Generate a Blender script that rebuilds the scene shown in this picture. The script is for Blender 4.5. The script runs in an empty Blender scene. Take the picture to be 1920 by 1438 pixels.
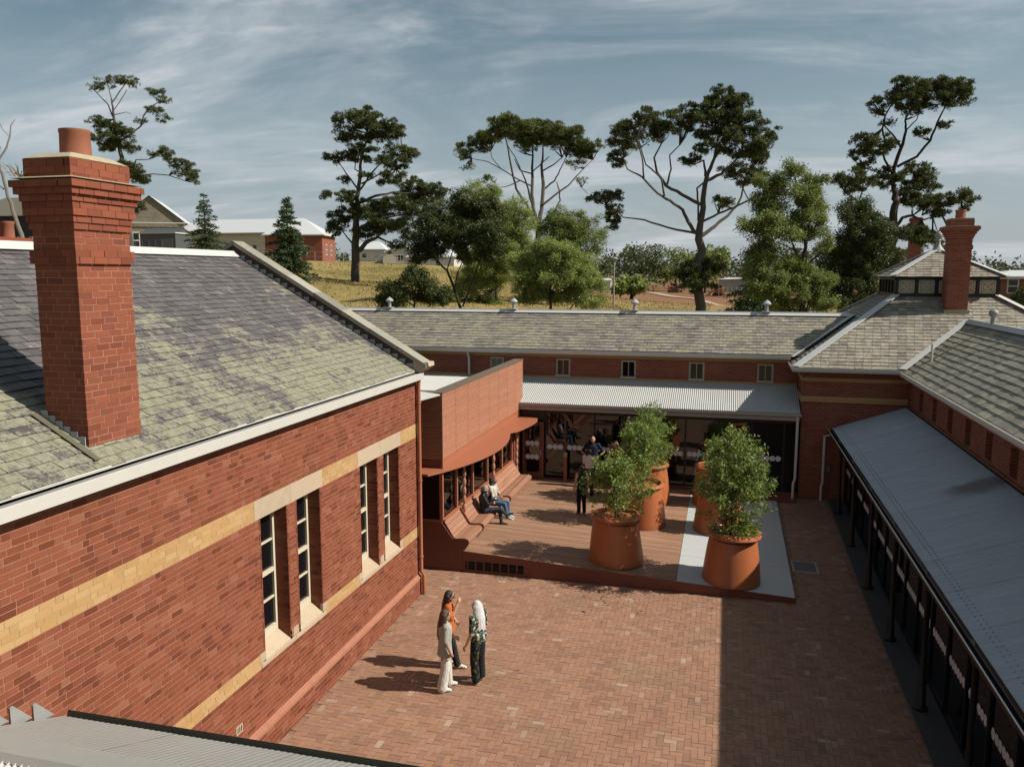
import bpy, bmesh, math, random
import numpy as np
from mathutils import Vector, Matrix
R = math.radians
scene = bpy.context.scene
COL = scene.collection
rng = random.Random(11)
NR = np.random.default_rng(5)

# ------------------------------------------------------------------ camera, sky, sun, exposure
CAM = (0.0, 0.0, 8.2)
PITCH, YAW, LENS = R(7.649), R(14.696), 28.709
cd = bpy.data.cameras.new('camera'); cam = bpy.data.objects.new('camera', cd); COL.objects.link(cam)
cam.location = CAM; cam.rotation_euler = (R(90) - PITCH, 0, YAW)
cd.lens = LENS; cd.sensor_width = 36; cd.clip_end = 5000; cd.clip_start = 0.1
scene.camera = cam

SUN = Vector((1.0, 0.085, 0.895)).normalized()
EL = math.asin(SUN.z); AZ = math.atan2(SUN.x, SUN.y)
world = bpy.data.worlds.new('World'); scene.world = world; world.use_nodes = True
wn, wl = world.node_tree.nodes, world.node_tree.links
wn.clear()
wo = wn.new('ShaderNodeOutputWorld'); bg = wn.new('ShaderNodeBackground'); bg.inputs['Strength'].default_value = 0.056
sky = wn.new('ShaderNodeTexSky'); sky.sky_type = 'NISHITA'; sky.sun_disc = False
sky.sun_elevation = EL; sky.sun_rotation = AZ; sky.dust_density = 1.6; sky.air_density = 1.0; sky.ozone_density = 1.0
hs = wn.new('ShaderNodeHueSaturation'); hs.inputs['Saturation'].default_value = 0.66; hs.inputs['Value'].default_value = 0.95
wl.new(sky.outputs[0], hs.inputs['Color'])
tc = wn.new('ShaderNodeTexCoord'); sx = wn.new('ShaderNodeSeparateXYZ'); wl.new(tc.outputs['Generated'], sx.inputs[0])
def wmath(op, a, b=None, c=None):
    n = wn.new('ShaderNodeMath'); n.operation = op
    for i, v in enumerate((a, b, c)):
        if v is None: continue
        if isinstance(v, (int, float)): n.inputs[i].default_value = v
        else: wl.new(v, n.inputs[i])
    return n.outputs[0]
zz = wmath('ADD', wmath('MAXIMUM', sx.outputs[2], 0.0), 0.22)
cxy = wn.new('ShaderNodeCombineXYZ')
wl.new(wmath('DIVIDE', sx.outputs[0], zz), cxy.inputs[0]); wl.new(wmath('DIVIDE', sx.outputs[1], zz), cxy.inputs[1])
def cloud(rot, scl, nscale, det, lo, hi, dist, off):
    mp = wn.new('ShaderNodeMapping'); mp.inputs['Rotation'].default_value = (0, 0, R(rot)); mp.inputs['Scale'].default_value = scl
    mp.inputs['Location'].default_value = off
    wl.new(cxy.outputs[0], mp.inputs[0])
    n = wn.new('ShaderNodeTexNoise'); n.inputs['Scale'].default_value = nscale; n.inputs['Detail'].default_value = det
    n.inputs['Roughness'].default_value = 0.62; n.inputs['Distortion'].default_value = dist
    wl.new(mp.outputs[0], n.inputs['Vector'])
    r = wn.new('ShaderNodeMapRange'); r.interpolation_type = 'SMOOTHSTEP'
    r.inputs['From Min'].default_value = lo; r.inputs['From Max'].default_value = hi
    wl.new(n.outputs['Fac'], r.inputs[0]); return r.outputs[0]
tint = wn.new('ShaderNodeMix'); tint.data_type = 'RGBA'; tint.blend_type = 'MULTIPLY'; tint.inputs['Factor'].default_value = 1
wl.new(hs.outputs[0], tint.inputs[6]); tint.inputs[7].default_value = (0.84, 1.04, 1.02, 1)
c1 = cloud(-22, (0.75, 1.35, 1), 1.15, 11, 0.42, 0.72, 0.7, (3.1, 1.1, 0))
c2 = cloud(-26, (0.75, 2.3, 1), 3.6, 11, 0.46, 0.76, 1.3, (1.3, 4.2, 0))
low = wn.new('ShaderNodeMapRange'); low.inputs['From Min'].default_value = 0.0; low.inputs['From Max'].default_value = 0.26
low.inputs['To Min'].default_value = 0.70; low.inputs['To Max'].default_value = 0.0; wl.new(sx.outputs[2], low.inputs[0])
cl = wmath('MINIMUM', wmath('ADD', wmath('MULTIPLY', c1, 0.62), wmath('MULTIPLY', wmath('MULTIPLY', c2, wmath('ADD', c1, 0.12)), 0.42)), 0.80)
hz = wn.new('ShaderNodeMix'); hz.data_type = 'RGBA'
wl.new(low.outputs[0], hz.inputs['Factor']); wl.new(tint.outputs[2], hz.inputs[6]); hz.inputs[7].default_value = (6.2, 6.7, 7.4, 1)
mx = wn.new('ShaderNodeMix'); mx.data_type = 'RGBA'
wl.new(cl, mx.inputs['Factor']); wl.new(hz.outputs[2], mx.inputs[6]); mx.inputs[7].default_value = (8.0, 8.4, 8.8, 1)
wl.new(mx.outputs[2], bg.inputs['Color']); wl.new(bg.outputs[0], wo.inputs[0])

sd = bpy.data.lights.new('sun', 'SUN'); sun = bpy.data.objects.new('sun', sd); COL.objects.link(sun)
sd.energy = 5.0; sd.angle = R(0.53); sd.color = (1.0, 0.93, 0.82)
sun.location = (40, 0, 60); sun.rotation_euler = (-SUN).to_track_quat('-Z', 'Y').to_euler()
scene.view_settings.view_transform = 'Standard'; scene.view_settings.look = 'None'
scene.view_settings.exposure = 0.5; scene.view_settings.gamma = 1.0
scene.cycles.max_bounces = 6; scene.cycles.diffuse_bounces = 2; scene.cycles.use_denoising = True
scene.cycles.transparent_max_bounces = 12

# ------------------------------------------------------------------ helpers
class MB:
    """collects geometry of ONE part"""
    def __init__(s): s.v = []; s.f = []; s.m = []
    def add(s, vs, fs, m=0):
        o = len(s.v); s.v += [tuple(p) for p in vs]
        for f in fs: s.f.append([i + o for i in f]); s.m.append(m)
        return s
    def hexa(s, p, m=0):   # p: 4 bottom (ccw seen from above) + 4 top
        return s.add(p, [(3, 2, 1, 0), (4, 5, 6, 7), (0, 1, 5, 4), (1, 2, 6, 5), (2, 3, 7, 6), (3, 0, 4, 7)], m)
    def box(s, x0, x1, y0, y1, z0, z1, m=0):
        return s.hexa([(x0, y0, z0), (x1, y0, z0), (x1, y1, z0), (x0, y1, z0), (x0, y0, z1), (x1, y0, z1), (x1, y1, z1), (x0, y1, z1)], m)
    def bar(s, a, b, w, h, up=(0, 0, 1), m=0):
        a = Vector(a); b = Vector(b); d = (b - a).normalized(); u = Vector(up)
        r = d.cross(u); r = r.normalized() if r.length > 1e-5 else Vector((1, 0, 0)); u = r.cross(d)
        q = []
        for t in (-h / 2, h / 2):
            q += [a - r * w / 2 + u * t, a + r * w / 2 + u * t, b + r * w / 2 + u * t, b - r * w / 2 + u * t]
        return s.hexa(q, m)
    def tube(s, pts, rad, n=8, m=0, cap=True):
        pts = [Vector(p) for p in pts]
        if not isinstance(rad, (list, tuple)): rad = [rad] * len(pts)
        o = len(s.v); ref = None
        for i, p in enumerate(pts):
            d = (pts[min(i + 1, len(pts) - 1)] - pts[max(i - 1, 0)])
            d = d.normalized() if d.length > 1e-9 else Vector((0, 0, 1))
            if ref is None: ref = Vector((1, 0, 0)) if abs(d.x) < .8 else Vector((0, 1, 0))
            e1 = (ref - d * ref.dot(d)).normalized(); ref = e1; e2 = d.cross(e1)
            for k in range(n):
                a = 2 * math.pi * k / n
                s.v.append(tuple(p + (e1 * math.cos(a) + e2 * math.sin(a)) * rad[i]))
        for i in range(len(pts) - 1):
            for k in range(n):
                k2 = (k + 1) % n
                s.f.append([o + i * n + k, o + i * n + k2, o + (i + 1) * n + k2, o + (i + 1) * n + k]); s.m.append(m)
        if cap:
            s.f.append([o + k for k in range(n)][::-1]); s.m.append(m)
            s.f.append([o + (len(pts) - 1) * n + k for k in range(n)]); s.m.append(m)
        return s
    def lathe(s, prof, c=(0, 0, 0), n=24, m=0):
        o = len(s.v)
        for r, z in prof:
            for k in range(n):
                a = 2 * math.pi * k / n; s.v.append((c[0] + r * math.cos(a), c[1] + r * math.sin(a), c[2] + z))
        for i in range(len(prof) - 1):
            for k in range(n):
                k2 = (k + 1) % n
                s.f.append([o + i * n + k, o + i * n + k2, o + (i + 1) * n + k2, o + (i + 1) * n + k]); s.m.append(m)
        if prof[0][0] > 1e-4: s.f.append([o + k for k in range(n)][::-1]); s.m.append(m)
        if prof[-1][0] > 1e-4: s.f.append([o + (len(prof) - 1) * n + k for k in range(n)]); s.m.append(m)
        return s
    def ell(s, c, r, nu=12, nv=8, m=0):
        prof = [(math.sin(math.pi * j / nv), -math.cos(math.pi * j / nv)) for j in range(nv + 1)]
        o = len(s.v); s.lathe([(max(a, 1e-4), b) for a, b in prof], (0, 0, 0), nu, m)
        for i in range(o, len(s.v)):
            p = s.v[i]; s.v[i] = (c[0] + p[0] * r[0], c[1] + p[1] * r[1], c[2] + p[2] * r[2])
        return s
    def prism(s, poly, fn0, fn1, m=0):   # poly 2d list; fn(p)->3d at both ends
        n = len(poly); o = len(s.v)
        s.v += [tuple(fn0(p)) for p in poly] + [tuple(fn1(p)) for p in poly]
        s.f.append([o + i for i in range(n)][::-1]); s.m.append(m); s.f.append([o + n + i for i in range(n)]); s.m.append(m)
        for i in range(n):
            j = (i + 1) % n; s.f.append([o + i, o + j, o + n + j, o + n + i]); s.m.append(m)
        return s
    def mesh(s, name, mats, smooth=False, recalc=True):
        me = bpy.data.meshes.new(name); me.from_pydata(s.v, [], s.f)
        for mt in (mats if isinstance(mats, (list, tuple)) else [mats]): me.materials.append(mt)
        if any(s.m): me.polygons.foreach_set('material_index', s.m)
        if recalc and len(s.f) < 60000:
            b = bmesh.new(); b.from_mesh(me); bmesh.ops.recalc_face_normals(b, faces=b.faces); b.to_mesh(me); b.free()
        if smooth:
            me.polygons.foreach_set('use_smooth', [True] * len(me.polygons))
            try: me.set_sharp_from_angle(angle=R(40))
            except Exception: pass
        me.update(); return me

def link(name, data, parent=None, loc=None):
    o = bpy.data.objects.new(name, data); COL.objects.link(o)
    if loc is not None: o.location = loc
    if parent is not None:
        o.parent = parent
        if parent.get('_off'): o.matrix_parent_inverse = Matrix.Translation(-Vector(parent['_off']))
    return o
def part(name, mb, mats, parent=None, smooth=False, label=None, stuff=False):
    o = link(name, mb.mesh(name, mats, smooth), parent)
    if label: o['label'] = label
    if stuff: o['kind'] = 'stuff'
    return o
def tag(o, label, cat, group=None):
    o['label'] = label; o['category'] = cat
    if group: o['group'] = group
    return o
def thing(name, label, cat, loc=(0, 0, 0), group=None):
    o = bpy.data.objects.new(name, None); COL.objects.link(o); o.location = loc; o.empty_display_size = 0.2
    if tuple(loc) != (0, 0, 0): o['_off'] = tuple(float(v) for v in loc)
    return tag(o, label, cat, group)
def struct(name, mb, mats, smooth=False):
    o = part(name, mb, mats, None, smooth); o['kind'] = 'structure'; return o
def lerp(a, b, t): return a + (b - a) * t

Fv = Vector((-math.sin(YAW) * math.cos(PITCH), math.cos(YAW) * math.cos(PITCH), -math.sin(PITCH)))
Rv = Vector((math.cos(YAW), math.sin(YAW), 0)); Uv = Rv.cross(Fv)
def size_in_view(p, nrm):     # how large a piece shows; only used to choose which pieces become objects of their own
    d = Vector(p) - Vector(CAM); w = d.dot(Fv)
    if w < .5: return 0
    x, y = d.dot(Rv) / w, d.dot(Uv) / w
    if abs(x) > .627 or abs(y) > .47: return 0
    return max(0.0, -d.normalized().dot(Vector(nrm))) / d.length_squared
def emit_pieces(name, items, parent, mat, limit=300, nrm=(1, 0, 0), jig=0.0):
    """items: list of (8 corner points) ; the ones that show largest become objects, the rest one joined part"""
    sc = sorted(((size_in_view(np.mean(np.array(it), axis=0), nrm), i) for i, it in enumerate(items)), reverse=True)
    own = set(i for sz, i in sc[:limit] if sz > 0)
    rest = MB(); cache = {}
    for i, it in enumerate(items):
        if i in own:
            c = np.mean(np.array(it), axis=0)
            loc = np.round(np.array(it) - c, 3)
            key = tuple(map(tuple, loc))
            if key not in cache: cache[key] = MB().hexa(loc.tolist()).mesh(name, mat)
            link(name, cache[key], parent, tuple(c))
        else: rest.hexa(it)
    if rest.v:
        part(name + '_field', rest, mat, parent, stuff=True)

# ------------------------------------------------------------------ materials
ALB = 0.72
class NT:
    def __init__(s, name):
        s.mat = bpy.data.materials.new(name); s.mat.use_nodes = True; s.t = s.mat.node_tree; s.n = s.t.nodes; s.l = s.t.links
        s.b = s.n['Principled BSDF']; s.pos = s.n.new('ShaderNodeNewGeometry')
    def put(s, v, sock):
        if isinstance(v, (int, float)): sock.default_value = v
        elif isinstance(v, (tuple, list)): sock.default_value = (*v, 1) if len(v) == 3 and len(sock.default_value) == 4 else v
        else: s.l.new(v, sock)
    def math(s, op, a, b=0.0, c=None):
        n = s.n.new('ShaderNodeMath'); n.operation = op
        s.put(a, n.inputs[0]); s.put(b, n.inputs[1])
        if c is not None: s.put(c, n.inputs[2])
        return n.outputs[0]
    def noise(s, scale, detail=4, rough=.6, vec=None, dist=0):
        n = s.n.new('ShaderNodeTexNoise'); n.inputs['Scale'].default_value = scale; n.inputs['Detail'].default_value = detail
        n.inputs['Roughness'].default_value = rough; n.inputs['Distortion'].default_value = dist
        s.l.new(vec if vec is not None else s.pos.outputs['Position'], n.inputs['Vector']); return n.outputs['Fac']
    def mapping(s, scale=(1, 1, 1), rot=(0, 0, 0), loc=(0, 0, 0)):
        m = s.n.new('ShaderNodeMapping'); m.inputs['Scale'].default_value = scale; m.inputs['Rotation'].default_value = rot; m.inputs['Location'].default_value = loc
        s.l.new(s.pos.outputs['Position'], m.inputs[0]); return m.outputs[0]
    def ramp(s, fac, stops, interp='LINEAR'):
        r = s.n.new('ShaderNodeValToRGB'); e = r.color_ramp.elements; r.color_ramp.interpolation = interp
        while len(e) < len(stops): e.new(0.5)
        for i, (p, c) in enumerate(stops): e[i].position = p; e[i].color = (*c, 1) if len(c) == 3 else c
        s.put(fac, r.inputs[0]); return r.outputs[0]
    def sstep(s, v, lo, hi, a=0., b=1.):
        r = s.n.new('ShaderNodeMapRange'); r.interpolation_type = 'SMOOTHSTEP'
        for k, q in zip(('From Min', 'From Max', 'To Min', 'To Max'), (lo, hi, a, b)): r.inputs[k].default_value = q
        s.put(v, r.inputs[0]); return r.outputs[0]
    def mix(s, f, a, b, blend='MIX'):
        m = s.n.new('ShaderNodeMix'); m.data_type = 'RGBA'; m.blend_type = blend
        s.put(f, m.inputs['Factor']); s.put(a, m.inputs[6]); s.put(b, m.inputs[7]); return m.outputs[2]
    def rand(s):
        o = s.n.new('ShaderNodeObjectInfo')
        return s.math('FRACT', s.math('ADD', s.pos.outputs['Random Per Island'], o.outputs['Random']))
    def val(s, col, v):
        h = s.n.new('ShaderNodeHueSaturation'); s.put(col, h.inputs['Color']); s.put(v, h.inputs['Value']); return h.outputs[0]
    def bump(s, h, strength=.3, dist=.01):
        b = s.n.new('ShaderNodeBump'); b.inputs['Strength'].default_value = strength; b.inputs['Distance'].default_value = dist
        s.put(h, b.inputs['Height']); s.l.new(b.outputs[0], s.b.inputs['Normal'])
    def done(s, col, rough=.7, metal=0, spec=.3):
        s.put(s.val(col, ALB), s.b.inputs['Base Color']); s.put(rough, s.b.inputs['Roughness']); s.put(metal, s.b.inputs['Metallic'])
        s.b.inputs['Specular IOR Level'].default_value = spec; return s.mat
def simple(name, col, rough=.6, var=.0, na=.12, ns=6., metal=0, spec=.3, bump=0, bscale=40):
    t = NT(name); n = t.noise(ns, 5)
    v = t.math('ADD', 1 - na, t.math('MULTIPLY', n, 2 * na))
    if var: v = t.math('ADD', v, t.math('MULTIPLY', t.math('SUBTRACT', t.rand(), .5), 2 * var))
    if bump: t.bump(t.noise(bscale, 3), bump, .01)
    return t.done(t.val(col, v), rough, metal, spec)
def brick_mat(name, stops, grime=.25, rough=.85):
    t = NT(name); r = t.rand(); c = t.ramp(r, stops)
    n1 = t.math('ADD', t.math('MULTIPLY', t.noise(.55, 6, .7), .6), t.math('MULTIPLY', t.noise(3.2, 5, .7), .4)); n2 = t.noise(45, 4, .7)
    v = t.math('ADD', 1 - grime * .9, t.math('ADD', t.math('MULTIPLY', n1, grime), t.math('MULTIPLY', n2, .32)))
    v = t.math('SUBTRACT', v, .07)
    c = t.val(c, v)
    c = t.mix(t.math('MULTIPLY', t.sstep(t.noise(6.5, 5, .75), .62, .74), .28), c, (.42, .33, .27))
    t.bump(t.noise(70, 4, .7), .35, .006); return t.done(c, rough, 0, .2)
RED = [(0, (.165, .046, .024)), (.14, (.215, .062, .032)), (.34, (.26, .078, .040)), (.62, (.285, .088, .046)), (.84, (.26, .083, .045)), (.95, (.33, .125, .075)), (1, (.235, .070, .037))]
def paver_mat(name, stops, grime, rough):
    m = brick_mat(name, stops, grime, rough); nt = m.node_tree; b = nt.nodes['Principled BSDF']; src = b.inputs['Base Color'].links[0].from_socket
    g = nt.nodes.new('ShaderNodeNewGeometry'); n = nt.nodes.new('ShaderNodeTexNoise'); n.inputs['Scale'].default_value = .42; n.inputs['Detail'].default_value = 7; n.inputs['Roughness'].default_value = .72
    r = nt.nodes.new('ShaderNodeMapRange'); r.interpolation_type = 'SMOOTHSTEP'; r.inputs['From Min'].default_value = .50; r.inputs['From Max'].default_value = .70; r.inputs['To Max'].default_value = .5
    mx_ = nt.nodes.new('ShaderNodeMix'); mx_.data_type = 'RGBA'; nt.links.new(g.outputs['Position'], n.inputs['Vector']); nt.links.new(n.outputs['Fac'], r.inputs[0]); nt.links.new(r.outputs[0], mx_.inputs['Factor'])
    nt.links.new(src, mx_.inputs[6]); mx_.inputs[7].default_value = (.185, .128, .078, 1); nt.links.new(mx_.outputs[2], b.inputs['Base Color']); return m
M_BRICK = brick_mat('red_brick', RED, .42)
M_BRICK2 = brick_mat('chimney_brick', [(0, (.22, .065, .038)), (.3, (.29, .088, .048)), (.7, (.325, .10, .055)), (1, (.25, .078, .046))], .5)
M_BUFF = brick_mat('buff_brick', [(0, (.46, .275, .115)), (.5, (.505, .31, .138)), (1, (.53, .345, .17))], .25)
M_PAVER = paver_mat('paving_brick', [(0, (.325, .182, .122)), (.15, (.37, .205, .138)), (.5, (.415, .225, .145)), (.8, (.43, .238, .155)), (.94, (.425, .25, .175)), (.985, (.46, .30, .215)), (1, (.53, .38, .28))], .6, .8)
M_MORTAR = simple('mortar', (.43, .225, .15), .95, na=.2, ns=9, bump=.3)
M_JOINT = simple('paving_joint_sand', (.26, .155, .112), .95, na=.35, ns=5)
M_STONE = simple('dressed_sandstone', (.50, .39, .28), .85, var=.06, na=.14, ns=7, bump=.2)
def tex_brick(name, dark=1.0, bh=.086, axis='y'):
    t = NT(name); sep = t.n.new('ShaderNodeSeparateXYZ'); t.l.new(t.pos.outputs['Position'], sep.inputs[0])
    cmb = t.n.new('ShaderNodeCombineXYZ')
    t.l.new(t.math('ADD', sep.outputs[0], sep.outputs[1]), cmb.inputs[0]); t.l.new(sep.outputs[2], cmb.inputs[1])
    b = t.n.new('ShaderNodeTexBrick'); t.l.new(cmb.outputs[0], b.inputs['Vector'])
    b.inputs['Scale'].default_value = 1; b.inputs['Brick Width'].default_value = .24; b.inputs['Row Height'].default_value = bh
    b.inputs['Mortar Size'].default_value = .007; b.inputs['Mortar Smooth'].default_value = .2; b.inputs['Bias'].default_value = 0
    b.inputs['Color1'].default_value = (.235 * dark, .068 * dark, .040 * dark, 1); b.inputs['Color2'].default_value = (.31 * dark, .10 * dark, .060 * dark, 1)
    b.inputs['Mortar'].default_value = (.33, .18, .13, 1)
    n = t.noise(1.3, 5); c = t.val(b.outputs['Color'], t.math('ADD', .72, t.math('MULTIPLY', n, .5)))
    t.bump(b.outputs['Fac'], .4, -.006); return t.done(c, .85, 0, .2)
M_TBRICK = tex_brick('brickwork')
M_WHITE = simple('cream_white_paint', (.64, .62, .57), .45, na=.07, ns=5)
M_BEIGE = simple('beige_gutter_paint', (.46, .43, .38), .5, na=.08, ns=4)
M_FRAME = simple('cream_window_paint', (.66, .58, .44), .5, na=.08, ns=8)
M_TROUGH = simple('weathered_gutter_zinc', (.30, .30, .29), .6, na=.25, ns=4)
M_LEAD = simple('lead_sheet', (.42, .44, .45), .55, na=.2, ns=5, var=.08)
M_RIDGE = simple('ridge_capping_metal', (.58, .585, .57), .5, na=.1, ns=3)
M_DARK = simple('dark_iron_paint', (.012, .012, .013), .4, na=.1)
M_CEMENT = simple('cement_flaunching', (.42, .37, .25), .9, na=.3, ns=9)
M_POT = simple('clay_chimney_pot', (.33, .12, .07), .8, na=.25, ns=6)
M_GLASSDARK = NT('dark_window_glass').done((.006, .007, .009), .06, 0, .5)
def glass():
    t = NT('clear_shop_glass'); t.n.remove(t.b)
    tr = t.n.new('ShaderNodeBsdfTransparent'); tr.inputs[0].default_value = (.36, .39, .40, 1)
    gl = t.n.new('ShaderNodeBsdfGlossy'); gl.inputs['Roughness'].default_value = .01; gl.inputs[0].default_value = (.9, .95, 1, 1)
    fr = t.n.new('ShaderNodeFresnel'); fr.inputs[0].default_value = 1.5
    ms = t.n.new('ShaderNodeMixShader'); t.l.new(t.math('ADD', fr.outputs[0], .03), ms.inputs[0])
    t.l.new(tr.outputs[0], ms.inputs[1]); t.l.new(gl.outputs[0], ms.inputs[2]); t.l.new(ms.outputs[0], t.n['Material Output'].inputs[0])
    return t.mat
M_GLASS = glass()
def slate_mat(name, base, lichen, lo, hi, sc=1.0, lowz=None, rowdark=0.):
    t = NT(name); r = t.rand()
    c = t.ramp(r, [(0, tuple(v * .70 for v in base)), (.35, tuple(v * .92 for v in base)), (.7, base), (.92, tuple(v * 1.15 for v in base)), (1, tuple(v * 1.35 for v in base))])
    c = t.val(c, t.math('ADD', .8, t.math('MULTIPLY', t.noise(14, 4), .4)))
    n = t.noise(.6 * sc, 9, .74, dist=.8); n2 = t.noise(3.2 * sc, 8, .78, dist=.5); n3 = t.noise(21, 6, .75)
    m = t.math('ADD', t.math('MULTIPLY', n, .42), t.math('ADD', t.math('MULTIPLY', n2, .33), t.math('MULTIPLY', n3, .25)))
    m = t.math('ADD', m, t.math('MULTIPLY', t.math('SUBTRACT', r, .5), .03))
    if lowz:
        s = t.n.new('ShaderNodeSeparateXYZ'); t.l.new(t.pos.outputs['Position'], s.inputs[0])
        m = t.math('ADD', m, t.sstep(s.outputs[2], lowz[0], lowz[1], lowz[2], lowz[3]))
    mask = t.math('MULTIPLY', t.sstep(m, lo, hi), .9)
    n4 = t.noise(9, 6, .75, dist=.4)
    ring = t.ramp(n4, [(.32, tuple(v * .5 for v in lichen)), (.44, tuple(v * .85 for v in lichen)), (.55, lichen), (.64, (lichen[0] * 1.2, lichen[1] * 1.2, lichen[2] * 1.3)), (.72, (lichen[0] * 1.5, lichen[1] * 1.5, lichen[2] * 1.75))])
    c = t.mix(mask, c, ring)
    spots = t.sstep(t.noise(13, 4, .6), .66, .71)
    c = t.mix(t.math('MULTIPLY', spots, .55), c, (.40, .40, .35))
    t.bump(t.math('ADD', t.math('MULTIPLY', mask, .5), t.noise(30, 4)), .35, .012)
    return t.done(c, t.sstep(mask, 0, 1, .62, .95), 0, .3)
M_SLATE = slate_mat('hall_slate', (.135, .122, .125), (.30, .29, .205), .492, .545, 1.0, (5.8, 8.3, .05, -.055))
M_SLATE_L = slate_mat('long_range_slate', (.26, .232, .205), (.36, .335, .235), .46, .56, 1.0)
M_SLATE_P = slate_mat('pavilion_slate', (.26, .228, .195), (.43, .39, .30), .45, .56, 1.6)
M_SLATE_R = slate_mat('wing_slate', (.31, .285, .225), (.46, .42, .30), .48, .60, 1.3)
M_UNDER = simple('roof_underlay', (.03, .028, .026), .95)
def corr_mat(name, col, rough, metal=.0, stain=0):
    t = NT(name); n = t.noise(.8, 5, .6); n2 = t.noise(9, 4, .6)
    c = t.val(col, t.math('ADD', .8, t.math('ADD', t.math('MULTIPLY', n, .25), t.math('MULTIPLY', n2, .15))))
    if stain:
        st = t.noise(1.0, 5, .7, t.mapping((.5, 9, .5))); c = t.val(c, t.math('ADD', .78, t.math('MULTIPLY', st, .44)))
        s = t.n.new('ShaderNodeSeparateXYZ'); t.l.new(t.pos.outputs['Position'], s.inputs[0])
        dx = t.math('DIVIDE', t.math('SUBTRACT', s.outputs[0], 5.6), .75); dy = t.math('DIVIDE', t.math('SUBTRACT', s.outputs[1], 19.6), .55)
        d = t.math('SQRT', t.math('ADD', t.math('MULTIPLY', dx, dx), t.math('MULTIPLY', dy, dy)))
        d = t.math('ADD', d, t.math('MULTIPLY', t.math('SUBTRACT', t.noise(2.2, 4), .5), 1.1))
        c = t.mix(t.sstep(d, .4, 1.3, .75, 0), c, (.10, .075, .045))
    return t.done(c, rough, metal, .4)
M_CORR = corr_mat('galvanised_corrugated_iron', (.50, .50, .485), .5)
M_CORR_R = corr_mat('blue_grey_corrugated_iron', (.40, .435, .475), .42, 0, 1)
M_CORR_F = corr_mat('weathered_flashing_steel', (.31, .31, .295), .55)
M_TERRA = simple('terracotta_steel_paint', (.40, .145, .078), .42, na=.07, ns=3)
M_LOUVRE = simple('terracotta_louvre', (.46, .205, .125), .6, na=.1, ns=5, var=.08)
M_TERRA_D = simple('red_oxide_steel', (.20, .066, .042), .5, na=.12, ns=4)
def wood(name, a, b, ax):
    t = NT(name); sc = [1.2, 1.2, 1.2]; 
    for k in range(3):
        if k != ax: sc[k] = 26
    g = t.noise(1.0, 6, .65, t.mapping(tuple(sc)), .6)
    c = t.ramp(g, [(.3, a), (.7, b)]); v = t.math('ADD', .86, t.math('MULTIPLY', t.math('SUBTRACT', t.rand(), .5), .34))
    v = t.math('ADD', v, t.math('MULTIPLY', t.noise(.9, 4), .28))
    t.bump(g, .25, .004); return t.done(t.val(c, v), .6, 0, .3)
M_DECK = wood('deck_timber', (.29, .155, .095), (.40, .235, .150), 0)
M_BENCH = wood('bench_timber', (.30, .140, .085), (.41, .21, .130), 1)
M_POTS = None
def planter_mat():
    t = NT('glazed_terracotta'); n = t.noise(2.2, 6); n2 = t.noise(30, 4); st = t.noise(1.0, 6, .7, t.mapping((7, 7, .8)))
    v = t.math('ADD', .62, t.math('ADD', t.math('MULTIPLY', n, .30), t.math('ADD', t.math('MULTIPLY', n2, .12), t.math('MULTIPLY', st, .30))))
    c = t.val((.46, .140, .050), v); s = t.n.new('ShaderNodeSeparateXYZ'); tcn = t.n.new('ShaderNodeTexCoord'); t.l.new(tcn.outputs['Object'], s.inputs[0])
    dirt = t.sstep(t.math('ADD', s.outputs[2], t.math('MULTIPLY', n, .35)), .15, .42, .45, 0); c = t.mix(dirt, c, (.20, .10, .06))
    t.bump(t.noise(18, 4), .12, .01)
    return t.done(c, t.sstep(n2, .3, .7, .34, .55), 0, .45)
M_POTS = planter_mat()
M_SOIL = simple('bark_mulch', (.085, .05, .034), .95, na=.6, ns=30, bump=.8, bscale=60)
M_STRIP = simple('pale_ramp_panel', (.52, .535, .535), .55, na=.07, ns=3, var=.03, bump=.1, bscale=90)
M_CONC = simple('concrete', (.15, .145, .135), .85, na=.25, ns=4, bump=.2)
M_DOT = simple('white_glass_decal', (.72, .73, .74), .5)
def leaf_mat(name, stops, trans=.25, rough=.5, na=.3):
    trans = min(.42, trans + .1)
    t = NT(name); c = t.ramp(t.rand(), stops); c = t.val(c, t.math('ADD', 1 - na, t.math('MULTIPLY', t.noise(.35, 4), 2 * na)))
    t.put(c, t.b.inputs['Base Color']); t.b.inputs['Roughness'].default_value = rough; t.b.inputs['Specular IOR Level'].default_value = .25
    tl = t.n.new('ShaderNodeBsdfTranslucent'); t.l.new(c, tl.inputs[0]); ms = t.n.new('ShaderNodeMixShader'); ms.inputs[0].default_value = trans
    t.l.new(t.b.outputs[0], ms.inputs[1]); t.l.new(tl.outputs[0], ms.inputs[2]); t.l.new(ms.outputs[0], t.n['Material Output'].inputs[0]); return t.mat
M_PINE = leaf_mat('pine_needles', [(0, (.032, .042, .013)), (.5, (.064, .084, .022)), (.85, (.10, .118, .032)), (1, (.14, .14, .05))], .15)
M_PINE2 = leaf_mat('stone_pine_needles', [(0, (.06, .078, .022)), (.5, (.11, .138, .036)), (1, (.17, .18, .065))], .18)
M_DARKLEAF = leaf_mat('dark_foliage', [(0, (.030, .042, .014)), (.6, (.06, .08, .022)), (1, (.11, .125, .038))], .15)
M_LIGHTLEAF = leaf_mat('pepper_foliage', [(0, (.14, .19, .042)), (.5, (.225, .275, .068)), (1, (.32, .35, .12))], .3)
M_MIDLEAF = leaf_mat('mid_foliage', [(0, (.085, .12, .026)), (.5, (.155, .20, .045)), (.9, (.22, .26, .07)), (1, (.34, .32, .20))], .25)
M_FARLEAF = leaf_mat('far_foliage', [(0, (.05, .066, .03)), (.5, (.09, .11, .045)), (1, (.14, .155, .065))], .15)
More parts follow.
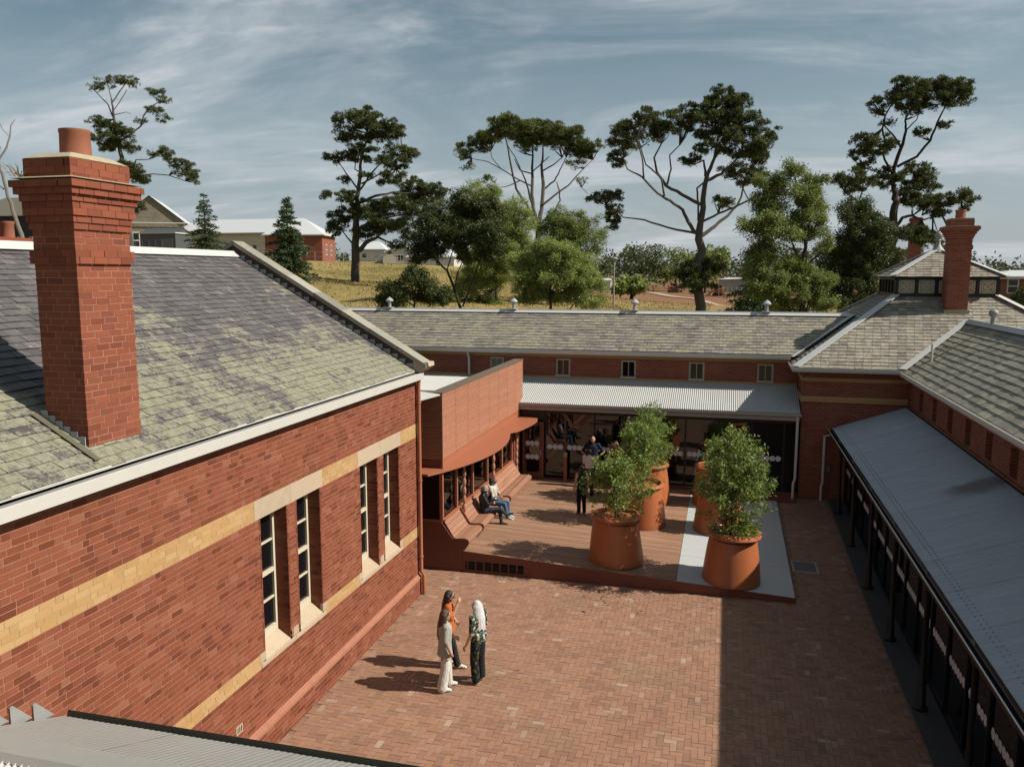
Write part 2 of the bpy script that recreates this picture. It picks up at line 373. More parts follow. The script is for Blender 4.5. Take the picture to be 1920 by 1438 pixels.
M_CONIFER = leaf_mat('conifer_foliage', [(0, (.03, .05, .02)), (.6, (.055, .088, .032)), (1, (.09, .12, .045))], .15)
M_POTLEAF = leaf_mat('potted_tree_leaves', [(0, (.080, .125, .020)), (.45, (.145, .205, .034)), (.8, (.215, .28, .058)), (.94, (.33, .37, .15)), (1, (.52, .50, .38))], .3, .42)
M_BARK = simple('tree_bark', (.10, .083, .07), .95, na=.35, ns=3, bump=.6, bscale=12)
M_BARK_D = simple('dark_bark', (.045, .036, .030), .95, na=.35, ns=4, bump=.5, bscale=12)
# ------------------------------------------------------------------ roof, wall and sheet builders
def slates(name, parent, O, U, V, vlen, L, Rt, e, w, mat, limit=300, seed=1, under=True, thick=.014):
    O, U, V = Vector(O), Vector(U).normalized(), Vector(V).normalized(); N = U.cross(V).normalized()
    if N.z < 0: N = -N
    g = random.Random(seed); items = []
    J = [-.006, 0, .006]
    nrow = int(vlen / e + .999)
    for j in range(nrow):
        v0 = j * e; v1 = min(v0 + e * 1.18, vlen + .02); 
        ll, rr = min(L(v0), L(v1)), max(Rt(v0), Rt(v1))
        u = ll - (w * .5 if j % 2 else 0) - g.random() * .02
        while u < rr:
            u2 = u + w
            q = []
            jb = g.choice(J); hb = .022 + g.choice((0, .004, .009)); ht = .005
            pts = []
            for v, h, jj in ((v0, hb, jb), (v1, ht, 0)):
                lo, hi = L(v), Rt(v)
                a = min(max(u + .004, lo), hi); b = min(max(u2 - .004, lo), hi)
                pts.append((O + U * a + V * (v + jj) + N * h, O + U * b + V * (v + jj) + N * h))
            if (pts[0][1] - pts[0][0]).length > .03 or (pts[1][1] - pts[1][0]).length > .03:
                (a0, b0), (a1, b1) = pts
                items.append([tuple(a0 - N * thick), tuple(b0 - N * thick), tuple(b1 - N * thick), tuple(a1 - N * thick), tuple(a0), tuple(b0), tuple(b1), tuple(a1)])
            u = u2
    emit_pieces(name, items, parent, mat, limit, N)
    return N
def sheets(parent, name, O, U, V, n, width, length, mat, pitch=.0762, amp=.011, drop=0):
    O, U, V = Vector(O), Vector(U).normalized(), Vector(V).normalized(); N = U.cross(V).normalized()
    if N.z < 0: N = -N
    mb = MB(); k = int(round(width / pitch)) * 8; cols = k + 1
    for v in (0, length):
        for i in range(cols):
            u = width * i / k; h = amp * math.cos(2 * math.pi * u / pitch)
            mb.v.append(tuple(U * u + V * v + N * h))
    for i in range(k): mb.f.append([i, i + 1, cols + i + 1, cols + i]); mb.m.append(0)
    me = mb.mesh(name, mat, False); me.polygons.foreach_set('use_smooth', [True] * len(me.polygons))
    for s in range(n):
        link(name, me, parent, tuple(O + U * (width * s) + N * (.0025 * (s % 2))))
def slab(mb, y0, y1, z0, z1, holes, x0, x1, swap=False):
    ys = sorted({y0, y1, *[h[0] for h in holes], *[h[1] for h in holes]}); zs = sorted({z0, z1, *[h[2] for h in holes], *[h[3] for h in holes]})
    for i in range(len(ys) - 1):
        k = 0
        while k < len(zs) - 1:
            def solid(q): 
                cy, cz = (ys[i] + ys[i + 1]) / 2, (zs[q] + zs[q + 1]) / 2
                return not any(h[0] < cy < h[1] and h[2] < cz < h[3] for h in holes)
            if not solid(k): k += 1; continue
            k2 = k
            while k2 < len(zs) - 1 and solid(k2): k2 += 1
            if swap: mb.box(ys[i], ys[i + 1], x0, x1, zs[k], zs[k2])
            else: mb.box(x0, x1, ys[i], ys[i + 1], zs[k], zs[k2])
            k = k2
def gutter(name, parent, prof, P0, P1, mat, mat_in=None):
    """prof: list of (out, up) corners of the closed gutter section"""
    P0, P1 = Vector(P0), Vector(P1); d = (P1 - P0).normalized(); out = Vector((d.y, -d.x, 0))
    mb = MB(); mb.prism(prof, lambda p: P0 + out * p[0] + Vector((0, 0, p[1])), lambda p: P1 + out * p[0] + Vector((0, 0, p[1])))
    return part(name, mb, mat, parent)
OG = [(0, 0), (.07, -.005), (.13, .05), (.15, .13), (.14, .135), (.12, .06), (.065, .012), (.02, .02), (.02, .10), (0, .10)]

# ------------------------------------------------------------------ HALL ON THE LEFT
hall = thing('brick_hall', 'long red brick hall on the left with lichened slate roof and tall chimney', 'building', (-12.4, 12, 0))
XW, XP = -7.47, -7.41            # upper wall face, plinth face
Y0, Y1 = 3.0, 19.13
CH, ZB = .0865, -.03
WIN = [(11.79, 12.64), (12.99, 13.86), (15.66, 16.54), (16.9, 17.78)]
ZS, ZL = 1.60, 4.122
holes = [(a, b, ZS, ZL) for a, b in WIN]
core = MB(); slab(core, Y0, Y1, -.1, 5.75, holes, XW - .36, XW - .003)
wall = part('east_wall', core, M_MORTAR, hall)
stone_rects = [(11.62, 13.98, ZL, 4.468), (15.55, 17.92, ZL, 4.468), (11.66, 13.99, 1.527, 1.7865), (15.54, 17.93, 1.527, 1.7865)]
bricks, buffs = [], []
g = random.Random(3)
def brick_item(x0, x1, y0, y1, z0, z1): return [(x0, y0, z0), (x1, y0, z0), (x1, y1, z0), (x0, y1, z0), (x0, y0, z1), (x1, y0, z1), (x1, y1, z1), (x0, y1, z1)]
k = 0
while True:
    z0 = ZB + k * CH; z1 = z0 + CH - .010
    if z1 > 5.62: break
    low = z1 < .45
    xf = XP if low else XW
    y = 6.35 + (.12 if k % 2 else 0) - (.06 if k % 3 == 0 else 0); c = k % 4
    while y < Y1 - .02:
        ln = .115 if c % 4 == 0 else .235
        c += 1
        a, b = y, min(y + ln - .010, Y1 + .004); y += ln + .0005
        segs = [(a, b)]
        for h in holes + stone_rects:
            if h[2] - .02 < (z0 + z1) / 2 < h[3] + .02:
                ns = []
                for s in segs:
                    if s[1] <= h[0] or s[0] >= h[1]: ns.append(s)
                    else:
                        if s[0] < h[0]: ns.append((s[0], h[0]))
                        if s[1] > h[1]: ns.append((h[1], s[1]))
                segs = ns
        for s in segs:
            if s[1] - s[0] < .02: continue
            xx = xf + g.choice((0, .0015, .003))
            it = brick_item(xf - .05, xx, round(s[0], 3), round(s[1], 3), z0, z1)
            (buffs if (18 <= k < 21 or 48 <= k < 52) else bricks).append(it)
    k += 1
emit_pieces('brick', bricks, wall, M_BRICK, 300)
emit_pieces('buff_brick', buffs, wall, M_BUFF, 120)
jm = MB(); vj = random.Random(4)
for a, b in WIN:
    for kk in range(int((ZL - ZS) / CH) + 1):
        z0 = ZS + kk * CH; z1 = min(z0 + CH - .01, ZL)
        cuts = [XW - .003, XW - .115, XW - .34] if kk % 2 else [XW - .003, XW - .235, XW - .34]
        for i in range(2):
            jm.box(cuts[i + 1] + .01, cuts[i], b - .006, b + .05, z0, z1); jm.box(cuts[i + 1] + .01, cuts[i], a - .05, a + .006, z0, z1)
part('jamb_bricks', jm, M_BRICK, wall, stuff=True)
pl = MB(); pl.prism([(XW - .02, .445), (XP + .012, .425), (XP + .012, .455), (XW + .002, .535), (XW - .02, .535)], lambda p: (p[0], Y0, p[1]), lambda p: (p[0], Y1, p[1]))
part('plinth_course', pl, simple('plinth_cap', (.37, .155, .095), .85, na=.25, ns=7), wall)
part('plinth_backing', MB().box(XW - .1, XP - .003, Y0, Y1, -.1, .44), M_MORTAR, wall)
M_BUFFM = simple('buff_mortar', (.46, .30, .145), .9, na=.2, ns=5)
for z0, z1 in ((4.122, 4.466), (1.527, 1.785)):
    for a, b in ((Y0, 11.61), (13.99, 15.53), (17.94, Y1 - .01)): part('band_bedding', MB().box(XW - .02, XW - .0014, a, b, z0, z1), M_BUFFM, wall)
for a, b in ((11.62, 12.79), (12.79, 13.98), (15.55, 16.72), (16.72, 17.92)):
    mb = MB().box(XW - .12, XW + .004, a + .003, b - .003, ZL + .003, 4.465); part('lintel_stone', mb, M_STONE, wall)
for a, b in ((11.66, 12.82), (12.82, 13.99), (15.54, 16.72), (16.72, 17.93)):
    mb = MB(); mb.prism([(XW - .05, 1.53), (XW + .008, 1.53), (XW + .008, 1.60), (XW - .05, 1.63)], lambda p: (p[0], a + .003, p[1]), lambda p: (p[0], b - .003, p[1]))
    part('sill_stone', mb, M_STONE, wall)
for a, b in WIN:     # sloping sill block inside the opening, upstand stones at its ends
    mb = MB(); mb.prism([(XW - .34, 1.55), (XW - .05, 1.55), (XW + .004, 1.625), (XW - .24, 1.80), (XW - .34, 1.80)], lambda p: (p[0], a + .008, p[1]), lambda p: (p[0], b - .008, p[1]))
    part('sloping_sill', mb, M_STONE, wall)
for y in (11.69, 12.81, 13.93, 15.58, 16.73, 17.87):
    part('sill_upstand', MB().box(XW - .05, XW + .006, y - .085, y + .085, 1.634, 1.79), M_STONE, wall)
for a, b in WIN:
    fx0, fx1 = XW - .335, XW - .245; zb, zt, zm = 1.805, ZL - .004, 2.96
    fr = MB()
    fr.box(fx0, fx1, a + .008, a + .085, zb, zt); fr.box(fx0, fx1, b - .085, b - .008, zb, zt)
    fr.box(fx0, fx1, a + .085, b - .085, zt - .07, zt); fr.box(fx0, fx1 + .012, a + .085, b - .085, zb, zb + .14)
    fr.box(fx0 + .02, fx1 + .008, a + .085, b - .085, zm - .035, zm + .035)
    wdw = part('sash_window', fr, M_FRAME, hall)
    for z in ((zm + zt - .07) / 2 + .01, (zb + .14 + zm) / 2): part('glazing_bar', MB().box(fx0 + .03, fx1 - .01, a + .085, b - .085, z - .016, z + .016), M_FRAME, wdw)
    zz_ = [zb + .14, (zb + .14 + zm) / 2 - .016, (zb + .14 + zm) / 2 + .016, zm - .035, zm + .035, (zm + zt - .07) / 2 - .006, (zm + zt - .07) / 2 + .026, zt - .07]
    for i in range(0, 8, 2): part('pane', MB().box(fx0 + .035, fx0 + .045, a + .085, b - .085, zz_[i], zz_[i + 1]), M_GLASSDARK, wdw)
    part('window_lining', MB().box(fx0 - .3, fx0 - .02, a - .02, b + .02, zb - .1, zt + .05), M_UNDER, wdw)
# remaining plain walls
pw = MB(); pw.box(-17.4, XW - .37, Y1 - .35, Y1, -.1, 5.75); pw.box(-17.4, XW - .37, Y0, Y0 + .35, -.1, 5.75); pw.box(-17.4, -17.05, Y0 + .35, Y1 - .35, -.1, 5.75)
for yy in (Y0 + .02, Y1 - .33): pw.prism([(-17.35, 5.75), (-7.5, 5.75), (-12.4, 8.62)], lambda p: (p[0], yy, p[1]), lambda p: (p[0], yy + .3, p[1]))
part('plain_wall', pw, M_TBRICK, hall)
# roof
EX, EZ, RX, RZ = -7.42, 5.80, -12.38, 8.68
V1 = Vector((RX - EX, 0, RZ - EZ)); SL = V1.length
rf = MB(); nn = Vector((-V1.z, 0, V1.x)).normalized(); nn = -nn if nn.z < 0 else nn
rf.prism([(EX, EZ - .02), (RX, RZ - .02), (RX - (EX - RX) * 1.0, EZ - .02), (RX - (EX - RX), EZ - .09), (RX, RZ - .12), (EX, EZ - .09)], lambda p: (p[0], Y0 - .2, p[1]), lambda p: (p[0], Y1 - .2, p[1]))
roof = part('slate_roof', rf, M_UNDER, hall)
slates('slate', roof, (EX, 5.2, EZ), (0, 1, 0), V1, SL, lambda v: 0.0, lambda v: 18.86 - 5.2, .175, .25, M_SLATE, 300, 2)
slates('west_slate', roof, (2 * RX - EX, 5.2, EZ), (0, 1, 0), Vector((EX - RX, 0, RZ - EZ)), SL, lambda v: 0.0, lambda v: 18.86 - 5.2, .43, .6, M_SLATE, 0, 3)
rc = MB(); rc.prism([(-.20, -.10), (-.19, -.08), (-.06, .02), (-.05, .05), (.05, .05), (.06, .02), (.19, -.08), (.20, -.10), (.05, -.02), (-.05, -.02)], lambda p: (RX + p[0], 5.2, RZ + .05 + p[1]), lambda p: (RX + p[0], 18.86, RZ + .05 + p[1]))
part('ridge_capping', rc, M_RIDGE, roof)
# gutter: white fascia face with grey trough
gt = MB(); gt.prism([(XW, 5.60), (XW + .02, 5.585), (XW + .20, 5.60), (XW + .215, 5.76), (XW + .20, 5.765), (XW + .185, 5.64), (XW + .05, 5.635), (XW + .05, 5.80), (XW, 5.80)], lambda p: (p[0], 5.0, p[1]), lambda p: (p[0], 19.0, p[1]))
gtr = part('eaves_gutter', gt, M_WHITE, hall)
part('gutter_trough', MB().box(XW + .052, XW + .183, 5.0, 18.99, 5.70, 5.748), M_TROUGH, gtr)
part('gutter_bead', MB().tube([(XW + .045, 5.0, 5.805), (XW + .045, 18.99, 5.805)], .014, 6), M_WHITE, gtr)
# gable parapet with coping stones and stepped lead flashing
sl = (RZ - EZ) / (EX - RX)
gz_ = lambda x: EZ + (EX - x) * sl
up = MB(); up.prism([(-7.35, gz_(-7.35) - .1), (-7.35, gz_(-7.35) + .26), (RX, RZ + .28), (2 * RX + 7.35, gz_(-7.35) + .26), (2 * RX + 7.35, gz_(-7.35) - .1), (RX, RZ - .1)], lambda p: (p[0], 18.88, p[1]), lambda p: (p[0], 19.2, p[1]))
par = part('gable_parapet', up, simple('weathered_parapet_brick', (.10, .062, .048), .9, na=.5, ns=5), hall)
M_COPE = slate_mat('lichened_coping_stone', (.30, .275, .23), (.40, .37, .24), .50, .60, 2.0)
N9 = 7; 
for sgn in (1, -1):
    for i in range(N9):
        xa, xb = lerp(-7.12, RX, i / N9), lerp(-7.12, RX, (i + 1) / N9)
        za, zb_ = gz_(xa) + .30, gz_(xb) + .30
        f = (lambda x: x) if sgn == 1 else (lambda x: 2 * RX - x)
        xa2, xb2 = xa - .006, xb + .006
        part('coping_stone', MB().hexa([(f(xa2), 18.80, za - .05), (f(xa2), 19.28, za - .05), (f(xb2), 19.28, zb_ - .05), (f(xb2), 18.80, zb_ - .05),
            (f(xa2), 18.80, za + .06), (f(xa2), 19.28, za + .06), (f(xb2), 19.28, zb_ + .06), (f(xb2), 18.80, zb_ + .06)]), M_COPE, par)
part('kneeler_stone', MB().prism([(-7.48, 5.76), (-7.22, 5.80), (-7.06, 5.93), (-7.08, 6.03), (-7.48, 6.05)], lambda p: (p[0], 18.84, p[1]), lambda p: (p[0], 19.24, p[1])), M_STONE, par)
for i in range(24):
    xa = lerp(-7.5, RX + .1, i / 24); h = gz_(xa)
    part('step_flashing', MB().box(xa - .17, xa, 18.862 - .001 * (i % 2), 18.872, h - .03, h + .15), M_LEAD, par)
# tall chimney
CX0, CX1, CY0, CY1 = -8.38, -7.76, 8.46, 9.42
def coff(z):
    if 8.30 <= z < 8.47: return .035
    if z < 8.71: return 0
    if z < 8.795: return .025
    if z < 8.88: return .045
    if z < 9.05: return .065
    if z < 9.13: return .085
    if z < 9.22: return .125
    if z < 9.35: return .155
    return .035
cm = MB(); cm.box(CX0 + .002, CX1 - .002, CY0 + .002, CY1 - .002, 5.55, 8.72); cm.box(CX0, CX1, CY0, CY1, 8.72, 9.60)
chim = part('chimney', cm, M_MORTAR, hall)
cb, cb2 = [], []
z = 5.55; k = 0
while z < 9.59:
    e = coff(z + .04); z1 = min(z + (.075 if e == 0 else .0825), 9.595); x0, x1, y0, y1 = CX0 - e, CX1 + e, CY0 - e, CY1 + e
    def run(a, b, off):
        out = []; p = a - off
        while p < b - .02:
            q = min(p + .235, b); s = max(p, a)
            if q - s > .03: out.append((round(s, 3), round(q - (.009 if e == 0 else .003) if q < b else q, 3)))
            p += .24
        return out
    off = (.12 if k % 2 else 0) + (.06 if k % 3 == 0 else 0)
    for a, b in run(y0, y1, off): cb.append(brick_item(CX1 - .04, x1 + g.choice((0, .002, .004)), a, b, z, z1))
    for a, b in run(x0, CX1 - .042, off): cb.append(brick_item(a, b, y0 - g.choice((0, .002)), CY0 + .04, z, z1))
    for a, b in run(CY0 + .042, y1, off): cb2.append(brick_item(x0, CX0 + .04, a, b, z, z1))
    for a, b in run(CX0 + .042, CX1 - .042, off): cb2.append(brick_item(a, b, CY1 - .04, y1, z, z1))
    z += .084; k += 1
emit_pieces('brick', cb, chim, M_BRICK2, 400, (.7, -.7, 0))
mb = MB()
for it in cb2: mb.hexa(it)
part('rear_bricks', mb, M_BRICK2, chim, stuff=True)
part('cement_flaunching', MB().hexa([(CX0 - .03, CY0 - .03, 9.602), (CX1 + .03, CY0 - .03, 9.602), (CX1 + .03, CY1 + .03, 9.602), (CX0 - .03, CY1 + .03, 9.602), (CX0 + .1, CY0 + .15, 9.68), (CX1 - .1, CY0 + .15, 9.68), (CX1 - .1, CY1 - .15, 9.68), (CX0 + .1, CY1 - .15, 9.68)]), M_CEMENT, chim)
part('cap_weathering', MB().hexa([(CX0 - .145, CY0 - .145, 9.352), (CX1 + .145, CY0 - .145, 9.352), (CX1 + .145, CY1 + .145, 9.352), (CX0 - .145, CY1 + .145, 9.352), (CX0 - .06, CY0 - .06, 9.375), (CX1 + .06, CY0 - .06, 9.375), (CX1 + .06, CY1 + .06, 9.375), (CX0 - .06, CY1 + .06, 9.375)]), M_CEMENT, chim)
part('chimney_pot', MB().lathe([(.19, 9.62), (.185, 9.72), (.178, 9.95), (.185, 9.965), (.185, 10.0), (.15, 10.0), (.145, 9.7)], (-8.07, 8.92, 0), 20), M_POT, chim, True)
ap = MB().hexa([(CX1 + .0, CY0 - .04, 5.70), (CX1 + .10, CY0 - .04, 5.70), (CX1 + .10, CY1 + .06, 5.70), (CX1, CY1 + .06, 5.70), (CX1 - .02, CY0 - .04, 5.93), (CX1 + .02, CY0 - .04, 5.93), (CX1 + .02, CY1 + .06, 5.93), (CX1 - .02, CY1 + .06, 5.93)])
part('apron_flashing', ap, M_CEMENT, chim)
for i in range(6):
    x = -7.80 - i * .11; h = gz_(x)
    part('step_flashing', MB().box(x - .10, x, CY0 - .016 - .001 * (i % 2), CY0 - .006, h - .02, h + .13), M_LEAD, chim)
part('back_gutter_board', MB().bar((-7.52, 8.33, gz_(-7.52) + .045), (-8.45, 8.33, gz_(-8.45) + .045), .09, .012, (0, 0, 1)), simple('mossy_lead', (.13, .115, .08), .9, na=.4, ns=9), chim)
tw = MB(); tg = random.Random(8)
for i in range(16):
    b0 = Vector((CX0 - .08 + tg.uniform(-.06, .1), CY0 - .1 + tg.uniform(-.06, .1), 9.38)); d = Vector((tg.uniform(-.3, .25), tg.uniform(-.2, .2), tg.uniform(.04, .16)))
    tw.tube([b0, b0 + d * .5 + Vector((0, 0, .03)), b0 + d], [.006, .005, .002], 4)
part('dry_weed', tw, simple('dry_twig', (.30, .20, .11), .9), chim)
# second chimney of the hall beyond the ridge
ch2 = MB().box(-13.2, -12.75, 11.9, 12.75, 7.9, 8.78); ch2.box(-13.26, -12.69, 11.84, 12.81, 8.78, 8.86)
c2_ = part('rear_chimney', ch2, M_BRICK2, hall)
for yy in (12.12, 12.52): part('chimney_pot', MB().lathe([(.12, 8.862), (.115, 9.10), (.13, 9.12), (.13, 9.16), (.10, 9.16)], (-12.97, yy, 0), 14), M_POT, c2_, True)
# terracotta downpipe at the hall corner
dp = MB(); dp.tube([(XW + .09, 18.97, 5.62), (XW + .075, 18.97, 5.4), (XW + .075, 18.97, .62), (XW + .15, 18.97, .50), (XW + .15, 18.97, .02)], .052, 10)
dpo = part('downpipe', dp, M_TERRA, hall, True)
for z in (5.0, 3.0, 1.0): part('pipe_clip', MB().lathe([(.066, -.025), (.066, .025)], (XW + .075, 18.97, z), 10), M_TERRA, dpo)
part('pipe_head', MB().box(XW + .01, XW + .16, 18.9, 19.04, 5.63, 5.84), M_WHITE, dpo)
av = MB().box(XW - .02, XW + .006, 10.84, 11.02, .76, .90); avo = part('air_brick', av, M_STONE, wall)
for i in range(3): part('slot', MB().box(XW - .02, XW + .008, 10.87 + i * .05, 10.895 + i * .05, .78, .88), M_DARK, avo)

# ------------------------------------------------------------------ LEAN-TO ROOF IN THE FOREGROUND
lean = thing('lean_to_roof', 'grey metal lean-to roof meeting the hall wall in the bottom left corner', 'roof', (-5.5, 6, 0))
sheets(lean, 'roof_sheet', (-7.40, 7.40, 3.03), (1, 0, 0), (0, -1.25, .52), 6, .762, 1.40, M_CORR_F, amp=.0022)
part('ridge_capping', MB().prism([(7.40 - 1.17, 3.53), (7.40 - 1.25, 3.60), (7.40 - 1.55, 3.63), (7.40 - 1.62, 3.57), (7.40 - 1.55, 3.59), (7.40 - 1.25, 3.565)], lambda p: (-7.42, p[0], p[1]), lambda p: (-2.8, p[0], p[1])), M_CORR_F, lean)
sheets(lean, 'roof_sheet', (-7.40, 7.40 - 1.55, 3.59), (1, 0, 0), (0, -1.25, -.45), 6, .762, 2.6, M_CORR)
gutter('gutter', lean, OG, (-2.8, 7.38, 2.90), (-7.46, 7.38, 2.90), simple('dark_green_gutter', (.06, .062, .05), .5))
for i in range(4):
    x = i * .33; yy = 7.30 - i * .30
    part('step_flashing', MB().prism([(yy, 3.10 + i * .125), (yy - .28, 3.12 + i * .125), (yy - .28, 3.36 + i * .125), (yy - .24, 3.37 + i * .125)], lambda p: (XW + .006, p[0], p[1]), lambda p: (XW + .022, p[0], p[1])), M_TROUGH, lean)
lw = MB().box(-7.40, -2.9, 7.0, 7.2, -.05, 2.95); part('wall', lw, M_TBRICK, lean)

# ------------------------------------------------------------------ LONG RANGE AT THE BACK
rng_b = thing('long_range', 'long low brick range across the back with lichened slate roof and galvanised verandah', 'building', (-6, 32, 0))
YC, XA, XB = 31.7, -17.5, 2.6
WX = [-8.95, -6.22, -3.63, -1.04, 1.47]
cw = MB(); slab(cw, XA, XB + .2, 0.0, 5.12, [(x - .29, x + .29, 4.2, 4.86) for x in WX], YC, YC + .3, True)
cwo = part('clerestory_wall', cw, M_TBRICK, rng_b)
part('buff_band', MB().box(XA, XB, YC - .02, YC + .02, 4.93, 5.06), M_BUFF, cwo)
part('string_course', MB().box(XA, XB, YC - .035, YC + .02, 4.06, 4.17), M_BUFF, cwo)
part('end_wall', MB().box(XA, XB, 35.6, 35.9, 0, 5.1), M_TBRICK, rng_b)
for x in WX:
    fr = MB()
    for a, b, c, d in ((x - .288, x - .225, 4.2, 4.857), (x + .225, x + .288, 4.2, 4.857), (x - .225, x + .225, 4.80, 4.857), (x - .30, x + .30, 4.16, 4.235), (x - .012, x + .012, 4.235, 4.8)): fr.box(a, b, YC + .03 - (.09 if b - a > .5 else 0), YC + .09, c, d)
    w_ = part('clerestory_window', fr, M_BEIGE, rng_b)
    for s in (-1, 1): part('pane', MB().box(min(x + s * .012, x + s * .225), max(x + s * .012, x + s * .225), YC + .06, YC + .07, 4.235, 4.80), M_GLASSDARK, w_)
EY, EZ2, RY, RZ2 = 31.42, 5.24, 33.62, 6.62
Vb = Vector((0, RY - EY, RZ2 - EZ2)); SB = Vb.length
rb = MB().prism([(EY, EZ2 - .02), (RY, RZ2 - .02), (2 * RY - EY, EZ2 - .02), (2 * RY - EY, EZ2 - .1), (RY, RZ2 - .12), (EY, EZ2 - .1)], lambda p: (XA, p[0], p[1]), lambda p: (4.8, p[0], p[1]))
rbo = part('slate_roof', rb, M_UNDER, rng_b)
def right_long(v): return (2.35 - XA) + (v / SB) * (4.72 - 2.35)
slates('slate', rbo, (XA, EY, EZ2), (1, 0, 0), Vb, SB, lambda v: 0., right_long, .19, .27, M_SLATE_L, 300, 5)
slates('north_slate', rbo, (XA, 2 * RY - EY, EZ2), (1, 0, 0), Vector((0, EY - RY, RZ2 - EZ2)), SB, lambda v: 0., right_long, .4, .6, M_SLATE_L, 0, 6)
part('ridge_capping', MB().prism([(-.17, -.08), (-.05, .01), (-.04, .05), (.04, .05), (.05, .01), (.17, -.08), (.04, -.02), (-.04, -.02)], lambda p: (XA, RY + p[0], RZ2 + .05 + p[1]), lambda p: (4.55, RY + p[0], RZ2 + .05 + p[1])), M_RIDGE, rbo)
for x in (-14.4, -8.74, -3.64, 1.51):
    v_ = MB().lathe([(.07, 0), (.065, .24), (.08, .26), (.165, .31), (.17, .345), (.09, .43), (.04, .46), (.04, .48), (.001, .49)], (x, RY, RZ2 + .08), 14)
    vo = part('ridge_ventilator', v_, M_LEAD, rng_b, True)
    part('base_flashing', MB().box(x - .16, x + .16, RY - .15, RY + .15, RZ2 + .085, RZ2 + .115), M_CORR, vo)
gutter('eaves_gutter', rng_b, [(0, 0), (.10, 0), (.13, .05), (.13, .15), (.115, .15), (.11, .05), (.02, .03), (.02, .13), (0, .13)], (XA, EY - .02, 5.09), (2.32, EY - .02, 5.09), M_WHITE)
part('soffit', MB().box(XA, 2.3, EY + .0, YC, 5.062, 5.115), M_WHITE, rng_b)
part('downpipe', MB().tube([(-10.1, EY - .06, 5.08), (-10.1, EY + .18, 4.85), (-10.1, YC - .09, 4.78), (-10.1, YC - .09, 4.10)], .05, 8), M_WHITE, rng_b, True)
# verandah
VGY, VGZ = 29.52, 3.30
sheets(rng_b, 'verandah_sheet', (-13.0, VGY + .03, VGZ + .09), (1, 0, 0), (0, YC - .03 - VGY, 4.10 - VGZ - .09), 21, .762 - .0195, 2.34, M_CORR, pitch=.07425)
gutter('verandah_gutter', rng_b, [(0, 0), (.09, 0), (.12, .04), (.12, .12), (.105, .12), (.10, .05), (.02, .03), (.02, .10), (0, .10)], (-13, VGY, VGZ - .02), (2.62, VGY, VGZ - .02), M_BEIGE)
part('verandah_beam', MB().box(-13, 2.58, VGY + .005, VGY + .09, VGZ - .17, VGZ - .03), M_BEIGE, rng_b)
dp = MB().tube([(2.50, VGY - .07, VGZ - .0), (2.50, VGY - .07, 1.1), (2.44, VGY - .16, .95), (2.44, VGY - .16, .34)], .045, 8); part('downpipe', dp, M_WHITE, rng_b, True)
# glazed front
GY, FZ = 29.72, .50
part('floor_slab', MB().box(-13, 2.6, GY - .12, YC + 3.5, .02, FZ - .012), M_TERRA_D, rng_b)
part('threshold', MB().box(-7.4, 2.58, GY - .13, GY + .08, FZ - .01, FZ + .025), M_TERRA_D, rng_b)
M_FRAMED = simple('dark_bronze_frame', (.035, .022, .018), .4)
posts = [-7.35, -6.50, -5.72, -4.62, -3.55, -2.45, -1.30, -.15, 1.0, 2.1, 2.55]
for i, x in enumerate(posts):
    part('mullion', MB().box(x - .03, x + .03, GY - .04, GY + .05, FZ + .026, 3.12), M_FRAMED if i != 2 else M_TERRA_D, rng_b)
part('transom', MB().box(-7.4, 2.58, GY - .045, GY + .055, 3.0, 3.13), M_FRAMED, rng_b)
def dots(par, a, b, y, z, ax=0):
    n = max(1, int((b - a) / .165)); mb = MB(); st = (b - a) / n
    for i in range(n):
        c = a + st * (i + .5); P = []
        for k in range(6):
            t = math.pi / 3 * k + math.pi / 6; P.append((c + st * .575 * math.sin(t), z + .105 * math.cos(t)))
        o = len(mb.v)
        mb.v += [((p[0], y - .0012 * (i % 2), p[1]) if ax == 0 else (y - .0012 * (i % 2), p[0], p[1])) for p in P]; mb.f.append([o + k for k in range(6)]); mb.m.append(0)
    part('dot_strip', mb, M_DOT, par)
for a, b in zip(posts[:-1], posts[1:]):
    if (a, b) == (-7.35, -6.50): continue
    pn = part('glass_pane', MB().box(a + .03, b - .03, GY, GY + .012, FZ + .026, 3.0), M_GLASS, rng_b)
    if b - a > .5: dots(pn, a + .08, b - .08, GY - .008, 1.72)
dr = MB()
for a, b, c, d in ((-7.32, -7.22, FZ + .03, 2.68), (-6.66, -6.54, FZ + .03, 2.68), (-7.22, -6.66, 2.56, 2.68), (-7.22, -6.66, FZ + .03, FZ + .26)): dr.box(a, b, GY - .25, GY - .19, c, d)
door = part('timber_door', dr, M_TERRA_D, rng_b)
part('glass_pane', MB().box(-7.22, -6.66, GY - .225, GY - .215, FZ + .26, 2.56), M_GLASS, door)
part('door_edge', MB().box(-6.54, -6.515, GY - .255, GY - .185, FZ + .03, 2.69), M_TERRA, door)
part('door_handle', MB().tube([(-6.60, GY - .30, 1.42), (-6.60, GY - .30, 1.62)], .014, 6), M_RIDGE, door)
dots(door, -7.2, -6.68, GY - .235, 1.86); dots(door, -7.2, -6.68, GY - .235, 1.34)
part('door_jamb', MB().box(-7.4, -6.52, GY - .05, GY + .05, 2.72, 3.0), M_FRAMED, rng_b)
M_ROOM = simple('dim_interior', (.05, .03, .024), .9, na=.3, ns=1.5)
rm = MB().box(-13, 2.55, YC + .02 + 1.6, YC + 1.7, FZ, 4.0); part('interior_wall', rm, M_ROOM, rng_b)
for x in (-9, -5.1, -1.9, .4): part('interior_pier', MB().box(x - .14, x + .14, YC - .25, YC - .02, FZ, 4.0), M_ROOM, rng_b)

